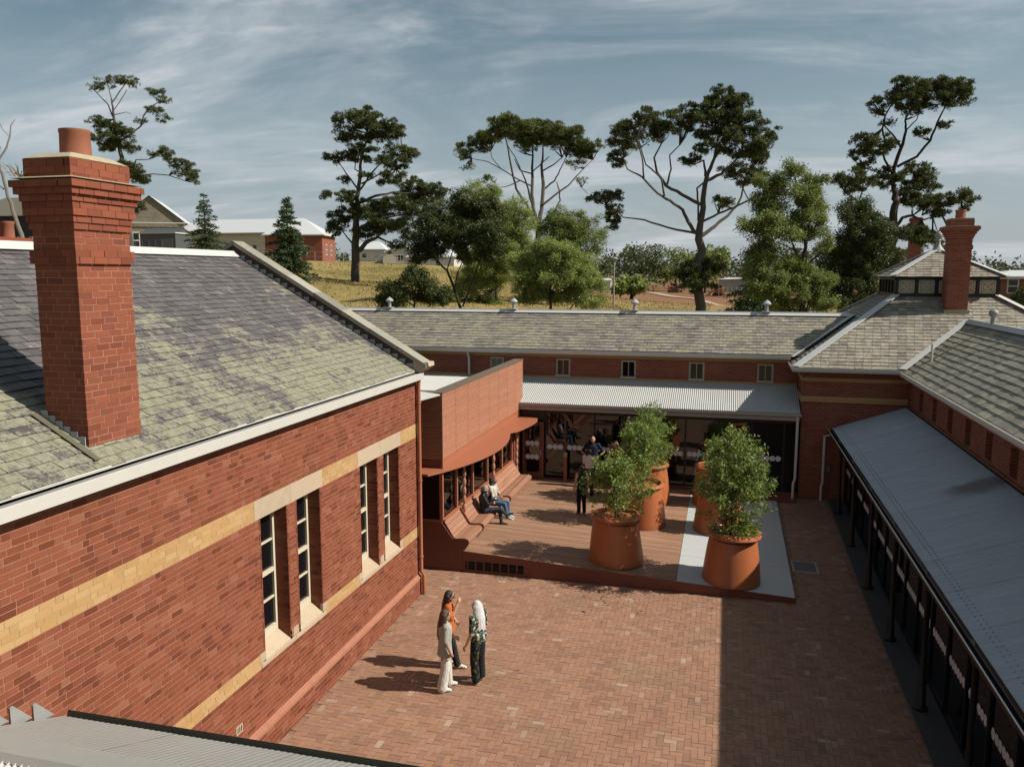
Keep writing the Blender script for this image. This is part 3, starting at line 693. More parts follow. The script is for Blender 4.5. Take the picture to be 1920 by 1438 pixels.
# ------------------------------------------------------------------ CORNER PAVILION WITH LANTERN
pav = thing('corner_pavilion', 'corner brick pavilion with pyramid slate roof, half-timbered lantern and finial', 'building', (7.77, 34.9, 0))
PX0, PY0, PX1, PY1 = 2.64, 29.76, 12.9, 40.0
part('wall', MB().box(PX0, PX1, PY0, PY0 + .3, -.1, 4.96).box(PX0, PX0 + .3, PY0 + .3, PY1, -.1, 4.96).box(PX1 - .3, PX1, PY0 + .3, PY1, -.1, 4.96), M_TBRICK, pav)
for z0, z1, e in ((4.52, 4.64, .03), (3.80, 3.92, .05), (3.92, 3.99, .03)):
    part('buff_band', MB().box(PX0 - e, 6.02, PY0 - e, PY0 + .01, z0, z1).box(PX0 - e, PX0 + .01, PY0 + .01, 31.66, z0, z1), M_BUFF, pav)
ex0, ey0, ez = 2.36, 29.5, 5.0; cxp, cyp, hl = 7.77, 34.91, 1.69; lzb = 7.38
half = cxp - ex0; run_ = half - hl; Vp = Vector((0, run_, lzb - ez)); SP = Vp.length
ub = MB(); o4 = [(cxp - half, cyp - half, ez - .02), (cxp + half, cyp - half, ez - .02), (cxp + half, cyp + half, ez - .02), (cxp - half, cyp + half, ez - .02)]
i4 = [(cxp - hl, cyp - hl, lzb - .02), (cxp + hl, cyp - hl, lzb - .02), (cxp + hl, cyp + hl, lzb - .02), (cxp - hl, cyp + hl, lzb - .02)]
ub.hexa(o4 + i4); pro = part('slate_roof', ub, M_UNDER, pav)
Lf = lambda v: v / SP * run_; Rf = lambda v: 2 * half - v / SP * run_
slates('slate', pro, (cxp - half, cyp - half, ez), (1, 0, 0), Vp, SP, Lf, Rf, .19, .27, M_SLATE_P, 260, 7)
slates('slate', pro, (cxp - half, cyp + half, ez), (0, -1, 0), Vector((run_, 0, lzb - ez)), SP, Lf, Rf, .19, .27, M_SLATE_P, 40, 8)
slates('far_slate', pro, (cxp + half, cyp - half, ez), (0, 1, 0), Vector((-run_, 0, lzb - ez)), SP, Lf, Rf, .4, .5, M_SLATE_P, 0, 9)
slates('far_slate', pro, (cxp + half, cyp + half, ez), (-1, 0, 0), Vector((0, -run_, lzb - ez)), SP, Lf, Rf, .4, .5, M_SLATE_P, 0, 10)
for a, b in zip(o4, i4): part('hip_capping', MB().bar(Vector(a) + Vector((0, 0, .065)), Vector(b) + Vector((0, 0, .075)), .30, .03), M_RIDGE, pro)
gutter('eaves_gutter', pav, [(0, 0), (.09, 0), (.12, .05), (.12, .15), (.105, .15), (.10, .05), (.02, .03), (.02, .13), (0, .13)], (ex0 - .11, ey0, ez - .14), (5.78, ey0, ez - .14), M_WHITE)
gutter('eaves_gutter', pav, [(0, 0), (.09, 0), (.12, .05), (.12, .15), (.105, .15), (.10, .05), (.02, .03), (.02, .13), (0, .13)], (ex0, 31.40, ez - .142), (ex0, ey0 + .02, ez - .142), M_WHITE)
part('soffit', MB().box(ex0, 5.75, ey0, PY0, ez - .13, ez - .09).box(ex0, PX0, PY0, 31.6, ez - .13, ez - .09), M_WHITE, pav)
# lantern
part('lantern_core', MB().box(cxp - hl + .05, cxp + hl - .05, cyp - hl + .05, cyp + hl - .05, lzb - .1, 8.10), M_WHITE, pav)
M_PANEL = simple('cream_panel', (.55, .50, .38), .7, na=.1)
lf = MB(); zt0, zt1 = lzb + .02, 8.10
for s in (-1, 1):
    lf.box(cxp - hl - .02, cxp + hl + .02, cyp + s * hl - .06, cyp + s * hl + .06, zt0 - .06, zt0 + .08); lf.box(cxp - hl - .02, cxp + hl + .02, cyp + s * hl - .06, cyp + s * hl + .06, zt1 - .13, zt1)
    lf.box(cxp + s * hl - .06, cxp + s * hl + .06, cyp - hl + .06, cyp + hl - .06, zt0 - .06, zt0 + .08); lf.box(cxp + s * hl - .06, cxp + s * hl + .06, cyp - hl + .06, cyp + hl - .06, zt1 - .13, zt1)
lfo = part('lantern_frame', lf, M_DARK, pav)
NPN = 5
for i in range(NPN + 1):
    x = cxp - hl + 2 * hl * i / NPN
    part('lantern_post', MB().box(x - .055, x + .055, cyp - hl - .07, cyp - hl + .05, zt0 + .08, zt1 - .13), M_DARK, lfo)
    part('lantern_post', MB().box(cxp - hl - .07, cxp - hl + .05, cyp - hl + .06 + i * .62, cyp - hl + .16 + i * .62, zt0 + .08, zt1 - .13), M_DARK, lfo)
for i in range(NPN):
    xa = cxp - hl + 2 * hl * i / NPN + .07; xb = cxp - hl + 2 * hl * (i + 1) / NPN - .07; za, zb_ = zt0 + .085, zt1 - .135; yy = cyp - hl
    pn = part('lattice_panel', MB().box(xa, xb, yy - .03, yy + .03, za, zb_), M_PANEL, lfo)
    lat = MB(); cx_, cz_ = (xa + xb) / 2, (za + zb_) / 2
    for q in (.78, .50): 
        w2, h2 = (xb - xa) / 2 * q, (zb_ - za) / 2 * q
        for a, b in (((cx_ - w2, cz_ - h2), (cx_ + w2, cz_ - h2)), ((cx_ + w2, cz_ - h2), (cx_ + w2, cz_ + h2)), ((cx_ + w2, cz_ + h2), (cx_ - w2, cz_ + h2)), ((cx_ - w2, cz_ + h2), (cx_ - w2, cz_ - h2))): lat.bar((a[0], yy - .034 - .002 * q, a[1]), (b[0], yy - .034 - .002 * q, b[1]), .012, .016, (0, 1, 0))
    for s in (-1, 1): lat.bar((cx_ - (xb - xa) / 2 * .95, yy - .036 + s * .002, cz_ - s * (zb_ - za) / 2 * .95), (cx_ + (xb - xa) / 2 * .95, yy - .036 + s * .002, cz_ + s * (zb_ - za) / 2 * .95), .012, .016, (0, 1, 0))
    part('lattice', lat, simple('grey_brown_lattice', (.20, .17, .12), .7) if i == 0 else bpy.data.materials['grey_brown_lattice'], pn)
h2_ = hl + .22; lr = MB(); apz = 9.12
lr.hexa([(cxp - h2_, cyp - h2_, 8.06), (cxp + h2_, cyp - h2_, 8.06), (cxp + h2_, cyp + h2_, 8.06), (cxp - h2_, cyp + h2_, 8.06), (cxp - .04, cyp - .04, apz - .04), (cxp + .04, cyp - .04, apz - .04), (cxp + .04, cyp + .04, apz - .04), (cxp - .04, cyp + .04, apz - .04)])
lro = part('lantern_roof', lr, M_UNDER, pav)
Vl = Vector((0, h2_, apz - 8.08)); SLn = Vl.length
for O_, U_, V_, sd_ in (((cxp - h2_, cyp - h2_, 8.08), (1, 0, 0), Vl, 1), ((cxp - h2_, cyp + h2_, 8.08), (0, -1, 0), Vector((h2_, 0, apz - 8.08)), 2), ((cxp + h2_, cyp - h2_, 8.08), (0, 1, 0), Vector((-h2_, 0, apz - 8.08)), 3), ((cxp + h2_, cyp + h2_, 8.08), (-1, 0, 0), Vector((0, -h2_, apz - 8.08)), 4)):
    slates('slate', lro, O_, U_, V_, SLn, lambda v: v / SLn * h2_, lambda v: 2 * h2_ - v / SLn * h2_, .19, .27, M_SLATE_P, 60 if sd_ == 1 else 0, 20 + sd_)
for sx_, sy_ in ((-1, -1), (1, -1), (1, 1), (-1, 1)): part('hip_capping', MB().bar((cxp + sx_ * h2_, cyp + sy_ * h2_, 8.13), (cxp, cyp, apz + .05), .22, .03), M_RIDGE, lro)
part('finial', MB().lathe([(.30, apz - .10), (.16, apz + .06), (.09, apz + .16), (.075, apz + .32), (.11, apz + .34), (.07, apz + .38), (.13, apz + .46), (.15, apz + .54), (.12, apz + .62), (.04, apz + .67), (.02, apz + .72), (.001, apz + .73)], (cxp, cyp, 0), 16), M_CORR_F, pav, True)
# pavilion chimney
pc = MB(); X0_, X1_, Yc0, Yc1 = 7.56, 8.28, 32.3, 32.95
for a, b, e in ((6.4, 9.05, 0), (9.05, 9.20, .03), (9.20, 9.42, 0), (9.42, 9.50, .03), (9.50, 9.58, .06), (9.58, 9.66, .10), (9.66, 9.72, .14), (9.72, 9.84, .19), (9.84, 10.10, .02)): pc.box(X0_ - e, X1_ + e, Yc0 - e, Yc1 + e, a, b)
pch = part('chimney', pc, M_TBRICK, pav)
part('cement_weathering', MB().box(X0_ - .17, X1_ + .17, Yc0 - .17, Yc1 + .17, 9.842, 9.865).box(X0_ - .01, X1_ + .01, Yc0 - .01, Yc1 + .01, 10.102, 10.14), M_CEMENT, pch)
part('chimney_pot', MB().lathe([(.17, 10.14), (.165, 10.36), (.18, 10.37), (.18, 10.44), (.14, 10.44)], (7.92, 32.62, 0), 16), M_POT, pch, True)
part('apron_flashing', MB().box(X0_ - .05, X1_ + .05, Yc0 - .06, Yc0 - .004, 6.70, 6.92), M_CEMENT, pch)

# ------------------------------------------------------------------ RIGHT WING WITH LONG VERANDAH
wing = thing('right_wing', 'brick wing down the right side with dark slate roof and long shaded verandah', 'building', (8, 18, 0))
WXf, WY0 = 6.05, 4.0
ww = MB(); wy = [28.0 - 1.75 * i for i in range(13)]
slab(ww, WY0, 29.74, -.1, 4.86, [(y - .25, y + .25, 3.86, 4.52) for y in wy], WXf, WXf + .3)
wwo = part('upper_wall', ww, M_TBRICK, wing)
part('buff_band', MB().box(WXf - .02, WXf + .02, WY0, 29.7, 4.60, 4.74), M_BUFF, wwo)
part('coping_course', MB().box(WXf - .05, WXf + .02, WY0, 29.7, 3.72, 3.80), M_TBRICK, wwo)
for y in wy:
    fr = MB()
    for a, b, c, d in ((y - .248, y - .19, 3.87, 4.51), (y + .19, y + .248, 3.87, 4.51), (y - .19, y + .19, 4.45, 4.51), (y - .19, y + .19, 3.87, 3.93)): fr.box(WXf + .12, WXf + .18, a, b, c, d)
    w_ = part('highlight_window', fr, M_TERRA_D, wing); part('pane', MB().box(WXf + .14, WXf + .15, y - .19, y + .19, 3.93, 4.45), M_GLASSDARK, w_)
wex, wez, wrx, wrz = 5.76, 4.93, 8.25, 6.52
Vw = Vector((wrx - wex, 0, wrz - wez)); SW = Vw.length
rw = MB().prism([(wex, wez - .02), (wrx, wrz - .02), (2 * wrx - wex, wez - .02), (2 * wrx - wex, wez - .1), (wrx, wrz - .12), (wex, wez - .1)], lambda p: (p[0], WY0, p[1]), lambda p: (p[0], 29.6 if p[0] < 6 else 31.6, p[1]))
rwo = part('slate_roof', rw, M_UNDER, wing)
def rlim(v): return (29.42 - WY0) + v / SW * (31.85 - 29.42)
slates('slate', rwo, (wex, WY0, wez), (0, 1, 0), Vw, SW, lambda v: 8., rlim, .235, .36, M_SLATE_R, 300, 12, thick=.022)
slates('east_slate', rwo, (2 * wrx - wex, WY0, wez), (0, 1, 0), Vector((wex - wrx, 0, wrz - wez)), SW, lambda v: 8., rlim, .47, .6, M_SLATE_R, 0, 13)
part('ridge_capping', MB().prism([(-.18, -.09), (-.05, .01), (-.04, .05), (.04, .05), (.05, .01), (.18, -.09), (.04, -.02), (-.04, -.02)], lambda p: (wrx + p[0], WY0, wrz + .06 + p[1]), lambda p: (wrx + p[0], 31.8, wrz + .06 + p[1])), M_RIDGE, rwo)
va, vb = Vector((5.72, 29.42, 5.05)), Vector((8.22, 31.86, 6.60))
part('valley_flashing', MB().bar(va, vb, .26, .02), M_RIDGE, rwo)
vl1, vl2 = Vector((2.34, 31.40, 5.20)), Vector((4.66, 33.6, 6.66)); part('valley_flashing', MB().bar(vl1, vl2, .22, .02), M_RIDGE, rbo)
gutter('eaves_gutter', wing, [(0, 0), (.09, 0), (.12, .05), (.12, .15), (.105, .15), (.10, .05), (.02, .03), (.02, .13), (0, .13)], (wex, 29.5, wez - .13), (wex, WY0, wez - .13), M_WHITE)
part('soffit', MB().box(wex, WXf, WY0, 29.5, wez - .13, wez - .09), M_WHITE, wing)
vt = MB().tube([(8.25, 29.2, 6.5), (8.25, 29.2, 6.86)], .075, 10); vto = part('ridge_ventilator', vt, M_CORR_F, wing, True)
part('cowl', MB().ell((8.25, 29.2, 6.95), (.15, .15, .13)), M_CORR_F, vto, True)
part('vent_pipe', MB().tube([(6.4, 28.6, 5.4), (6.4, 28.6, 5.98)], .035, 8), M_WHITE, wing, True)
# verandah roof, gutter, posts, glazing
GX, GZ = 3.63, 2.80
def ground(y): return 0.0 if y < 20.7 else min(.36, (y - 20.7) * .038)
sheets(wing, 'verandah_sheet', (GX + .04, 29.70, GZ + .10), (0, -1, 0), (WXf - .04 - GX - .04, 0, 3.73 - GZ - .10), 30, .762, 2.50, M_CORR_R)
gutter('verandah_gutter', wing, [(0, 0), (.09, 0), (.12, .04), (.125, .12), (.11, .12), (.10, .05), (.02, .03), (.02, .10), (0, .10)], (GX, 29.66, GZ - .03), (GX, 6.8, GZ - .03), M_DARK)
part('gutter_lip', MB().tube([(GX - .12, 29.66, GZ + .095), (GX - .12, 6.8, GZ + .095)], .013, 6), M_WHITE, wing)
part('verandah_beam', MB().box(GX + .13, GX + .23, 6.8, 29.7, GZ - .22, GZ - .04), M_DARK, wing)
part('flashing_strip', MB().box(WXf - .10, WXf - .004, WY0, 29.7, 3.735, 3.755), M_UNDER, wing)
PYs = [28.3, 25.25, 22.15, 19.1, 16.05, 13.0, 9.95]
for y in PYs:
    b = ground(y)
    p_ = part('verandah_post', MB().lathe([(.13, b), (.13, b + .05), (.085, b + .10), (.075, b + .55), (.055, b + .60), (.05, 2.35), (.075, 2.40), (.075, 2.58)], (GX + .18, y, 0), 12), M_DARK, wing, True)
    part('bracket', MB().box(GX - .02, GX + .13, y - .03, y + .03, GZ - .14, GZ - .035), M_WHITE, p_)
part('downpipe', MB().tube([(GX - .05, 29.5, GZ - .03), (GX - .05, 29.55, GZ - .12), (GX - .20, 29.62, GZ - .16), (GX - .20, 29.62, 1.0), (GX - .24, 29.60, .85), (GX - .24, 29.60, .34)], .045, 8), M_WHITE, wing, True)
GXg = 4.2
for i in range(19):
    y1 = 29.7 - i * 1.25; y0 = y1 - 1.25; b = ground(y0)
    part('mullion', MB().box(GXg - .04, GXg + .05, y1 - .04, y1 + .04, ground(y1) - .05, 2.97), M_DARK, wing)
    pn = part('glass_pane', MB().box(GXg, GXg + .012, y0 + .04, y1 - .04, b + .12, 2.75), M_GLASS, wing)
    part('pane_kick_rail', MB().box(GXg - .03, GXg + .04, y0 + .04, y1 - .04, b - .05, b + .12), M_DARK, pn)
    dots(pn, y0 + .12, y1 - .12, GXg - .01, b + 1.18, 1)
    part('pane_transom', MB().box(GXg - .03, GXg + .04, y0 + .04, y1 - .04, 2.75, 2.95), M_DARK, pn)
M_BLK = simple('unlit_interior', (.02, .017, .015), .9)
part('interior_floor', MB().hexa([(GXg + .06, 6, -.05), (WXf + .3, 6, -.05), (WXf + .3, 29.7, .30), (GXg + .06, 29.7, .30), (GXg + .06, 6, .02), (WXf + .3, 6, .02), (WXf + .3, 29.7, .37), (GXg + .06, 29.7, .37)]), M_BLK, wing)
mt_ = MB().box(GX - .10, GX + .02, 29.60, 29.72, 1.35, 1.60); part('meter_box', mt_, M_CONC, wing)
part('conduit', MB().tube([(GX - .04, 29.66, 1.35), (GX - .04, 29.66, .5), (GX + .35, 29.66, .45)], .015, 6), M_CONC, wing)

sc = MB()
for k in range(150):
    y = 29.5 - k * .152
    for xx in (GX + .22, GX + .30):
        t_ = (xx - GX - .04) / (WXf - .08 - GX); zz0 = GZ + .10 + t_ * (3.73 - GZ - .10) + .011
        sc.hexa([(xx - .009, y - .009, zz0 - .01), (xx + .009, y - .009, zz0 - .01), (xx + .009, y + .009, zz0 - .01), (xx - .009, y + .009, zz0 - .01), (xx - .007, y - .007, zz0 + .012), (xx + .007, y - .007, zz0 + .012), (xx + .007, y + .007, zz0 + .012), (xx - .007, y + .007, zz0 + .012)])
part('roof_screws', sc, M_TROUGH, wing, stuff=True)
# ------------------------------------------------------------------ COURTYARD PAVING (herringbone bricks)
pb = MB(); nx, ny = 20, 30
for i in range(nx + 1):
    for j in range(ny + 1):
        x = lerp(-9.5, 7.0, i / nx); y = lerp(4.0, 34.0, j / ny); pb.v.append((x, y, ground(y) - .012))
for i in range(nx):
    for j in range(ny):
        a = i * (ny + 1) + j; pb.f.append([a, a + ny + 1, a + ny + 2, a + 1]); pb.m.append(0)
paving = struct('courtyard_paving', pb, M_JOINT)
u = .1195; items = []; g = random.Random(21); ox, oy = -7.40, 7.6
for c in range(-12, 93):
    for r in range(0, 186):
        d = (c - r) % 4
        if d not in (0, 2): continue
        if d == 0: x0, x1, y0, y1 = c, c + 2, r, r + 1
        else: x0, x1, y0, y1 = c, c + 1, r - 1, r + 1
        X0, X1, Ya, Yb = ox + x0 * u + .003, ox + x1 * u - .003, oy + y0 * u + .003, oy + y1 * u - .003
        ym = (Ya + Yb) / 2; xm = (X0 + X1) / 2
        if X1 > 3.63 or (X0 < -7.42 and ym < 19.16): continue
        if ym > 20.72 and xm < 1.97: continue
        if ym > 29.72: continue
        z = ground(ym) + g.choice((-.002, -.001, 0, 0, .001, .0025)); t1, t2 = g.choice((0, .001, -.001)), g.choice((0, .001, -.001))
        sl_ = (ground(Yb) - ground(Ya)) / 2
        X0, X1, Ya, Yb = round(X0, 3), round(X1, 3), round(Ya, 3), round(Yb, 3)
        items.append([(X0, Ya, z - .03), (X1, Ya, z - .03), (X1, Yb, z - .03), (X0, Yb, z - .03), (X0, Ya, z + t1 - sl_), (X1, Ya, z + t2 - sl_), (X1, Yb, z + t2 + sl_), (X0, Yb, z + t1 + sl_)])
emit_pieces('paving_brick', items, paving, M_PAVER, 300, (0, 0, 1))
M_APRON = simple('shade_darkened_concrete', (.075, .072, .07), .8, na=.3, ns=3)  # concrete with the deep shade under the verandah put into its base colour
for i in range(12):
    y0, y1 = 29.7 - i * 1.9, 29.7 - (i + 1) * 1.9
    part('concrete_apron', MB().hexa([(3.64, y1 + .004, ground(y1) - .03), (4.5, y1 + .004, ground(y1) - .03), (4.5, y0 - .004, ground(y0) - .03), (3.64, y0 - .004, ground(y0) - .03), (3.64, y1 + .004, ground(y1) + .012), (4.5, y1 + .004, ground(y1) + .012), (4.5, y0 - .004, ground(y0) + .012), (3.64, y0 - .004, ground(y0) + .012)]), M_APRON, paving)
ic = thing('inspection_cover', 'square concrete inspection cover set in the paving beside the ramp', 'drain cover', (2.33, 23.2, ground(23.2)))
gzc = ground(23.2)
part('frame', MB().box(1.99, 2.68, 22.78, 23.66, gzc - .03, gzc + .022), M_STONE, ic); part('lid', MB().box(2.05, 2.62, 22.84, 23.60, gzc - .02, gzc + .03), M_CONC, ic); part('lifting_eye', MB().box(2.31, 2.35, 22.98, 23.04, gzc, gzc + .034), M_DARK, ic)

# ------------------------------------------------------------------ RAMPED TIMBER DECK
def dz(x, y):
    tx = (x + 6.85) / 8.75; ty = (y - 20.75) / 8.8
    return lerp(lerp(.59, .13, tx), lerp(.50, .37, tx), ty)
deck = thing('timber_deck', 'ramped timber deck with red steel edge and pale ramp panels along its right side', 'deck', (-2.5, 25, 0))
for i in range(61):
    y0 = 20.775 + i * .1445; y1 = y0 + .138; x0, x1 = -6.98, -1.045
    part('deck_board', MB().hexa([(x0, y0, dz(x0, y0) - .03), (x1, y0, dz(x1, y0) - .03), (x1, y1, dz(x1, y1) - .03), (x0, y1, dz(x0, y1) - .03), (x0, y0, dz(x0, y0)), (x1, y0, dz(x1, y0)), (x1, y1, dz(x1, y1)), (x0, y1, dz(x0, y1))]), M_DECK, deck)
ys = [20.775, 22.75, 24.85, 26.95, 29.06]
for a, b in zip(ys[:-1], ys[1:]):
    x0, x1, a, b = -1.035, 1.90, a + .006, b - .006
    part('ramp_panel', MB().hexa([(x0, a, dz(x0, a) - .03), (x1, a, dz(x1, a) - .03), (x1, b, dz(x1, b) - .03), (x0, b, dz(x0, b) - .03), (x0, a, dz(x0, a) + .002), (x1, a, dz(x1, a) + .002), (x1, b, dz(x1, b) + .002), (x0, b, dz(x0, b) + .002)]), M_STRIP, deck)
part('deck_frame', MB().hexa([(-7.1, 20.80, 0), (1.88, 20.80, 0), (1.88, 29.6, .2), (-7.1, 29.6, .2), (-7.1, 20.80, .30), (1.88, 20.80, .06), (1.88, 29.6, .22), (-7.1, 29.6, .30)]), M_UNDER, deck)
fa = MB(); Yf = 20.745
def fasc(xa, xb, za, zb): fa.hexa([(xa, Yf, za), (xb, Yf, za), (xb, Yf + .02, za), (xa, Yf + .02, za), (xa, Yf, zb if zb else dz(xa, Yf) + .006), (xb, Yf, zb if zb else dz(xb, Yf) + .006), (xb, Yf + .02, zb if zb else dz(xb, Yf) + .006), (xa, Yf + .02, zb if zb else dz(xa, Yf) + .006)])
fasc(-6.86, -6.78, .005, None); fasc(-6.78, -5.12, .32, None); fasc(-5.12, 1.91, .005, None); fasc(-6.78, -5.12, .005, .08)
fao = part('edge_plate', fa, M_TERRA_D, deck)
for i in range(7): part('vent_fin', MB().box(-6.74 + i * .235, -6.70 + i * .235, Yf + .012, Yf + .05, .085, .315), M_TERRA_D, fao)
part('side_plate', MB().hexa([(1.905, 20.745, .0), (1.925, 20.745, .0), (1.925, 29.06, .33), (1.905, 29.06, .33), (1.905, 20.745, .137), (1.925, 20.745, .137), (1.925, 29.06, dz(1.9, 29.06) + .008), (1.905, 29.06, dz(1.9, 29.06) + .008)]), M_TERRA_D, deck)
part('rear_step', MB().box(-1.03, 2.55, 29.07, 29.585, .05, .42), M_TERRA_D, deck)

# ------------------------------------------------------------------ TERRACOTTA PAVILION EXTENSION
ext = thing('louvred_extension', 'terracotta louvred extension with scalloped canopy and twisted columns above the bench', 'building', (-9, 25, 0))
BX, BY0, BY1, BT, BL_, BB = -7.46, 20.88, 30.1, 4.97, 3.10, 2.86
part('box_carcass', MB().box(-11.5, BX - .32, BY0 + .32, BY1 - .02, BB, 3.95).box(BX - .32, BX - .05, BY0 + .05, BY1 - .02, BB, BT - .032).box(-11.5, BX - .32, BY0 + .05, BY0 + .32, BB, BT - .032), M_TERRA_D, ext)
sheets(ext, 'roof_sheet', (-11.5, BY0 + .35, 4.02), (1, 0, 0), (0, 1, .02), 5, .762, 9.0, M_CORR)
part('fascia', MB().box(BX - .06, BX - .004, BY0 + .02, BY1, BB, BL_ - .004), M_TERRA, ext)
part('parapet_coping', MB().box(-11.5, BX + .02, BY0 - .02, BY0 + .34, BT - .03, BT + .01).box(BX - .34, BX + .02, BY0 + .34, BY1, BT - .03, BT + .01), simple('bronze_coping', (.17, .12, .085), .55), ext)
npan = 8; rows = 30
lou = part('louvre_screen', MB().box(BX - .05, BX - .04, BY0 + .03, BY1 - .01, BL_, BT - .035), M_TERRA_D, ext)
pw_ = (BY1 - BY0 - .06) / npan; sm = None
for r in range(rows):
    z = BL_ + .012 + r * (BT - .04 - BL_) / rows
    for p in range(npan):
        if sm is None: sm = MB().prism([(-.035, .012), (.0, 0), (.004, .010), (.004, .042), (-.035, .052)], lambda q: (q[0], 0, q[1]), lambda q: (q[0], pw_ - .018, q[1])).mesh('slat', M_LOUVRE)
        link('slat', sm, lou, (BX, BY0 + .035 + p * pw_, z))
fl_ = part('front_louvre_screen', MB().box(-11.5, BX - .06, BY0 + .04, BY0 + .055, BL_, BT - .035), M_TERRA_D, ext)
for r in range(rows):
    z = BL_ + .012 + r * (BT - .04 - BL_) / rows
    part('slat', MB().prism([(.035, .012), (0, 0), (-.004, .010), (-.004, .042), (.035, .052)], lambda q: (-11.4, BY0 + q[0], z + q[1]), lambda q: (BX - .03, BY0 + q[0], z + q[1])), M_LOUVRE, fl_)
part('corner_trim', MB().box(BX - .028, BX + .012, BY0 - .012, BY0 + .028, BB, BT - .035), simple('bronze_trim', (.36, .20, .12), .35), ext)
part('front_fascia', MB().box(-11.5, BX - .062, BY0 + .03, BY0 + .06, BB, BL_ - .004), M_TERRA_D, ext)
edge = []
for i in range(21):
    t = i / 20; y = lerp(20.15, 26.45, t); edge.append((-7.85 + 1.08 * math.sin(math.pi * min(1, .04 + t * .80)) ** .75 + .22 * t, y))
for i in range(1, 17):
    t = i / 16; y = lerp(26.45, 29.62, math.sin(t * math.pi / 2) ** .9); edge.append((-7.02 + .42 * math.sin(math.pi * (.12 + .80 * t)) - .30 * t ** 5, y))
poly = [(-8.6, 20.15)] + edge + [(-8.6, 29.62)]
cz0, cz1 = 2.80, 2.855
part('scalloped_canopy', MB().prism(poly, lambda p: (p[0], p[1], cz0), lambda p: (p[0], p[1], cz1)), M_TERRA, ext)
ZS2, ZT2 = 1.42, 2.80
for y in (20.80, 22.05, 23.60, 25.20, 27.0, 28.35):
    part('window_post', MB().box(BX - .06, BX + .035, y - .045, y + .045, ZS2, ZT2), M_TERRA, ext)
py_ = [20.80, 22.05, 23.60, 25.20, 27.0, 28.35]
for a, b in zip(py_[:-1], py_[1:]): part('glass_pane', MB().box(BX - .03, BX - .018, a + .045, b - .045, ZS2, ZT2), M_GLASS, ext)
part('window_sill', MB().box(BX - .12, BX + .07, 20.85, 28.40, ZS2 - .05, ZS2 - .003), M_TERRA, ext)
part('front_glass_pane', MB().box(-8.6, BX - .07, 20.80, 20.812, ZS2, ZT2), M_GLASS, ext)
part('front_post', MB().box(-7.86, -7.68, 20.83, 20.95, ZS2, ZT2), M_TERRA_D, ext)
part('front_sill', MB().box(-9.5, BX + .03, 20.755, 20.90, ZS2 - .06, ZS2 - .004), M_TERRA, ext)
part('low_wall', MB().box(BX - .16, BX - .06, 20.9, 28.4, .0, ZS2 - .06).box(-9.5, BX - .17, 20.9, 21.0, 0, ZS2 - .07), M_TERRA_D, ext)
part('return_wall', MB().box(-7.6, -7.42, 28.42, 29.45, .45, 2.795), M_TERRA_D, ext)
for y in (22.30, 25.42, 28.50):
    prof = []
    nb = 7
    for i in range(nb * 4 + 1):
        t = i / 4; prof.append((.030 + .032 * abs(math.sin(math.pi * t)) ** .8, .95 + (2.80 - .95) * i / (nb * 4)))
    part('twisted_column', MB().lathe(prof, (-7.30, y, 0), 8), M_LOUVRE, ext)
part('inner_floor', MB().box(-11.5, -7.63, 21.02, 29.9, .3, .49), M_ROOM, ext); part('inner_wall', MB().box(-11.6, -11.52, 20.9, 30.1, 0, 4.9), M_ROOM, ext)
tb = MB().lathe([(.42, .74), (.42, .77)], (-8.75, 21.75, .5), 18); tb.tube([(-8.75, 21.75, .5), (-8.75, 21.75, 1.24)], .04, 8)
tbl = tag(part('cafe_table', tb, M_BENCH), 'small round timber table just inside the corner window of the extension', 'table')
part('link_flashing', MB().hexa([(-8.4, 19.30, 5.30), (-7.50, 19.30, 4.98), (-7.50, 20.9, 4.90), (-8.4, 20.9, 4.92), (-8.4, 19.30, 5.33), (-7.50, 19.30, 5.01), (-7.50, 20.9, 4.93), (-8.4, 20.9, 4.95)]), M_CORR, ext)
part('link_wall', MB().box(-11.5, -9.3, 19.3, 20.85, 0, 4.88), M_TERRA_D, ext)

# ------------------------------------------------------------------ BENCH
bench = thing('timber_bench', 'long curved-nose timber bench running along the left side of the deck', 'bench', (-6.95, 24.5, .55))
pr = [(-7.40, 1.40), (-7.32, 1.275), (-7.24, 1.15), (-7.165, 1.03), (-7.10, .935), (-7.00, .93), (-6.90, .935), (-6.80, .945), (-6.715, .925), (-6.675, .86), (-6.70, .775), (-6.77, .69), (-6.86, .60)]
segs = [(20.78, 22.06), (22.14, 25.16), (25.24, 28.30)]
for (a, b) in segs:
    for p, q in zip(pr[:-1], pr[1:]):
        d = Vector((q[0] - p[0], 0, q[1] - p[1])).normalized(); n_ = Vector((d.z, 0, -d.x)); n_ = n_ if n_.z + n_.x > 0 else -n_
        P, Q = Vector((p[0], 0, p[1])) + d * .004, Vector((q[0], 0, q[1])) - d * .004
        part('slat', MB().hexa([(P.x - n_.x * .03, a, P.z - n_.z * .03), (Q.x - n_.x * .03, a, Q.z - n_.z * .03), (Q.x - n_.x * .03, b, Q.z - n_.z * .03), (P.x - n_.x * .03, b, P.z - n_.z * .03), (P.x, a, P.z), (Q.x, a, Q.z), (Q.x, b, Q.z), (P.x, b, P.z)]), M_BENCH, bench)
base_ = [(p[0] - .03, p[1] - .035) for p in pr] + [(-6.9, .52), (-7.38, .52)]
for y in (22.10, 25.20):
    off = [(p[0] + .045, p[1] + .04) for p in pr[:-2]] + [(-6.80, .62), (-6.9, .52), (-7.38, .52)]
    part('divider_plate', MB().prism(off, lambda p: (p[0], y - .03, p[1]), lambda p: (p[0], y + .03, p[1])), M_TERRA_D, bench)
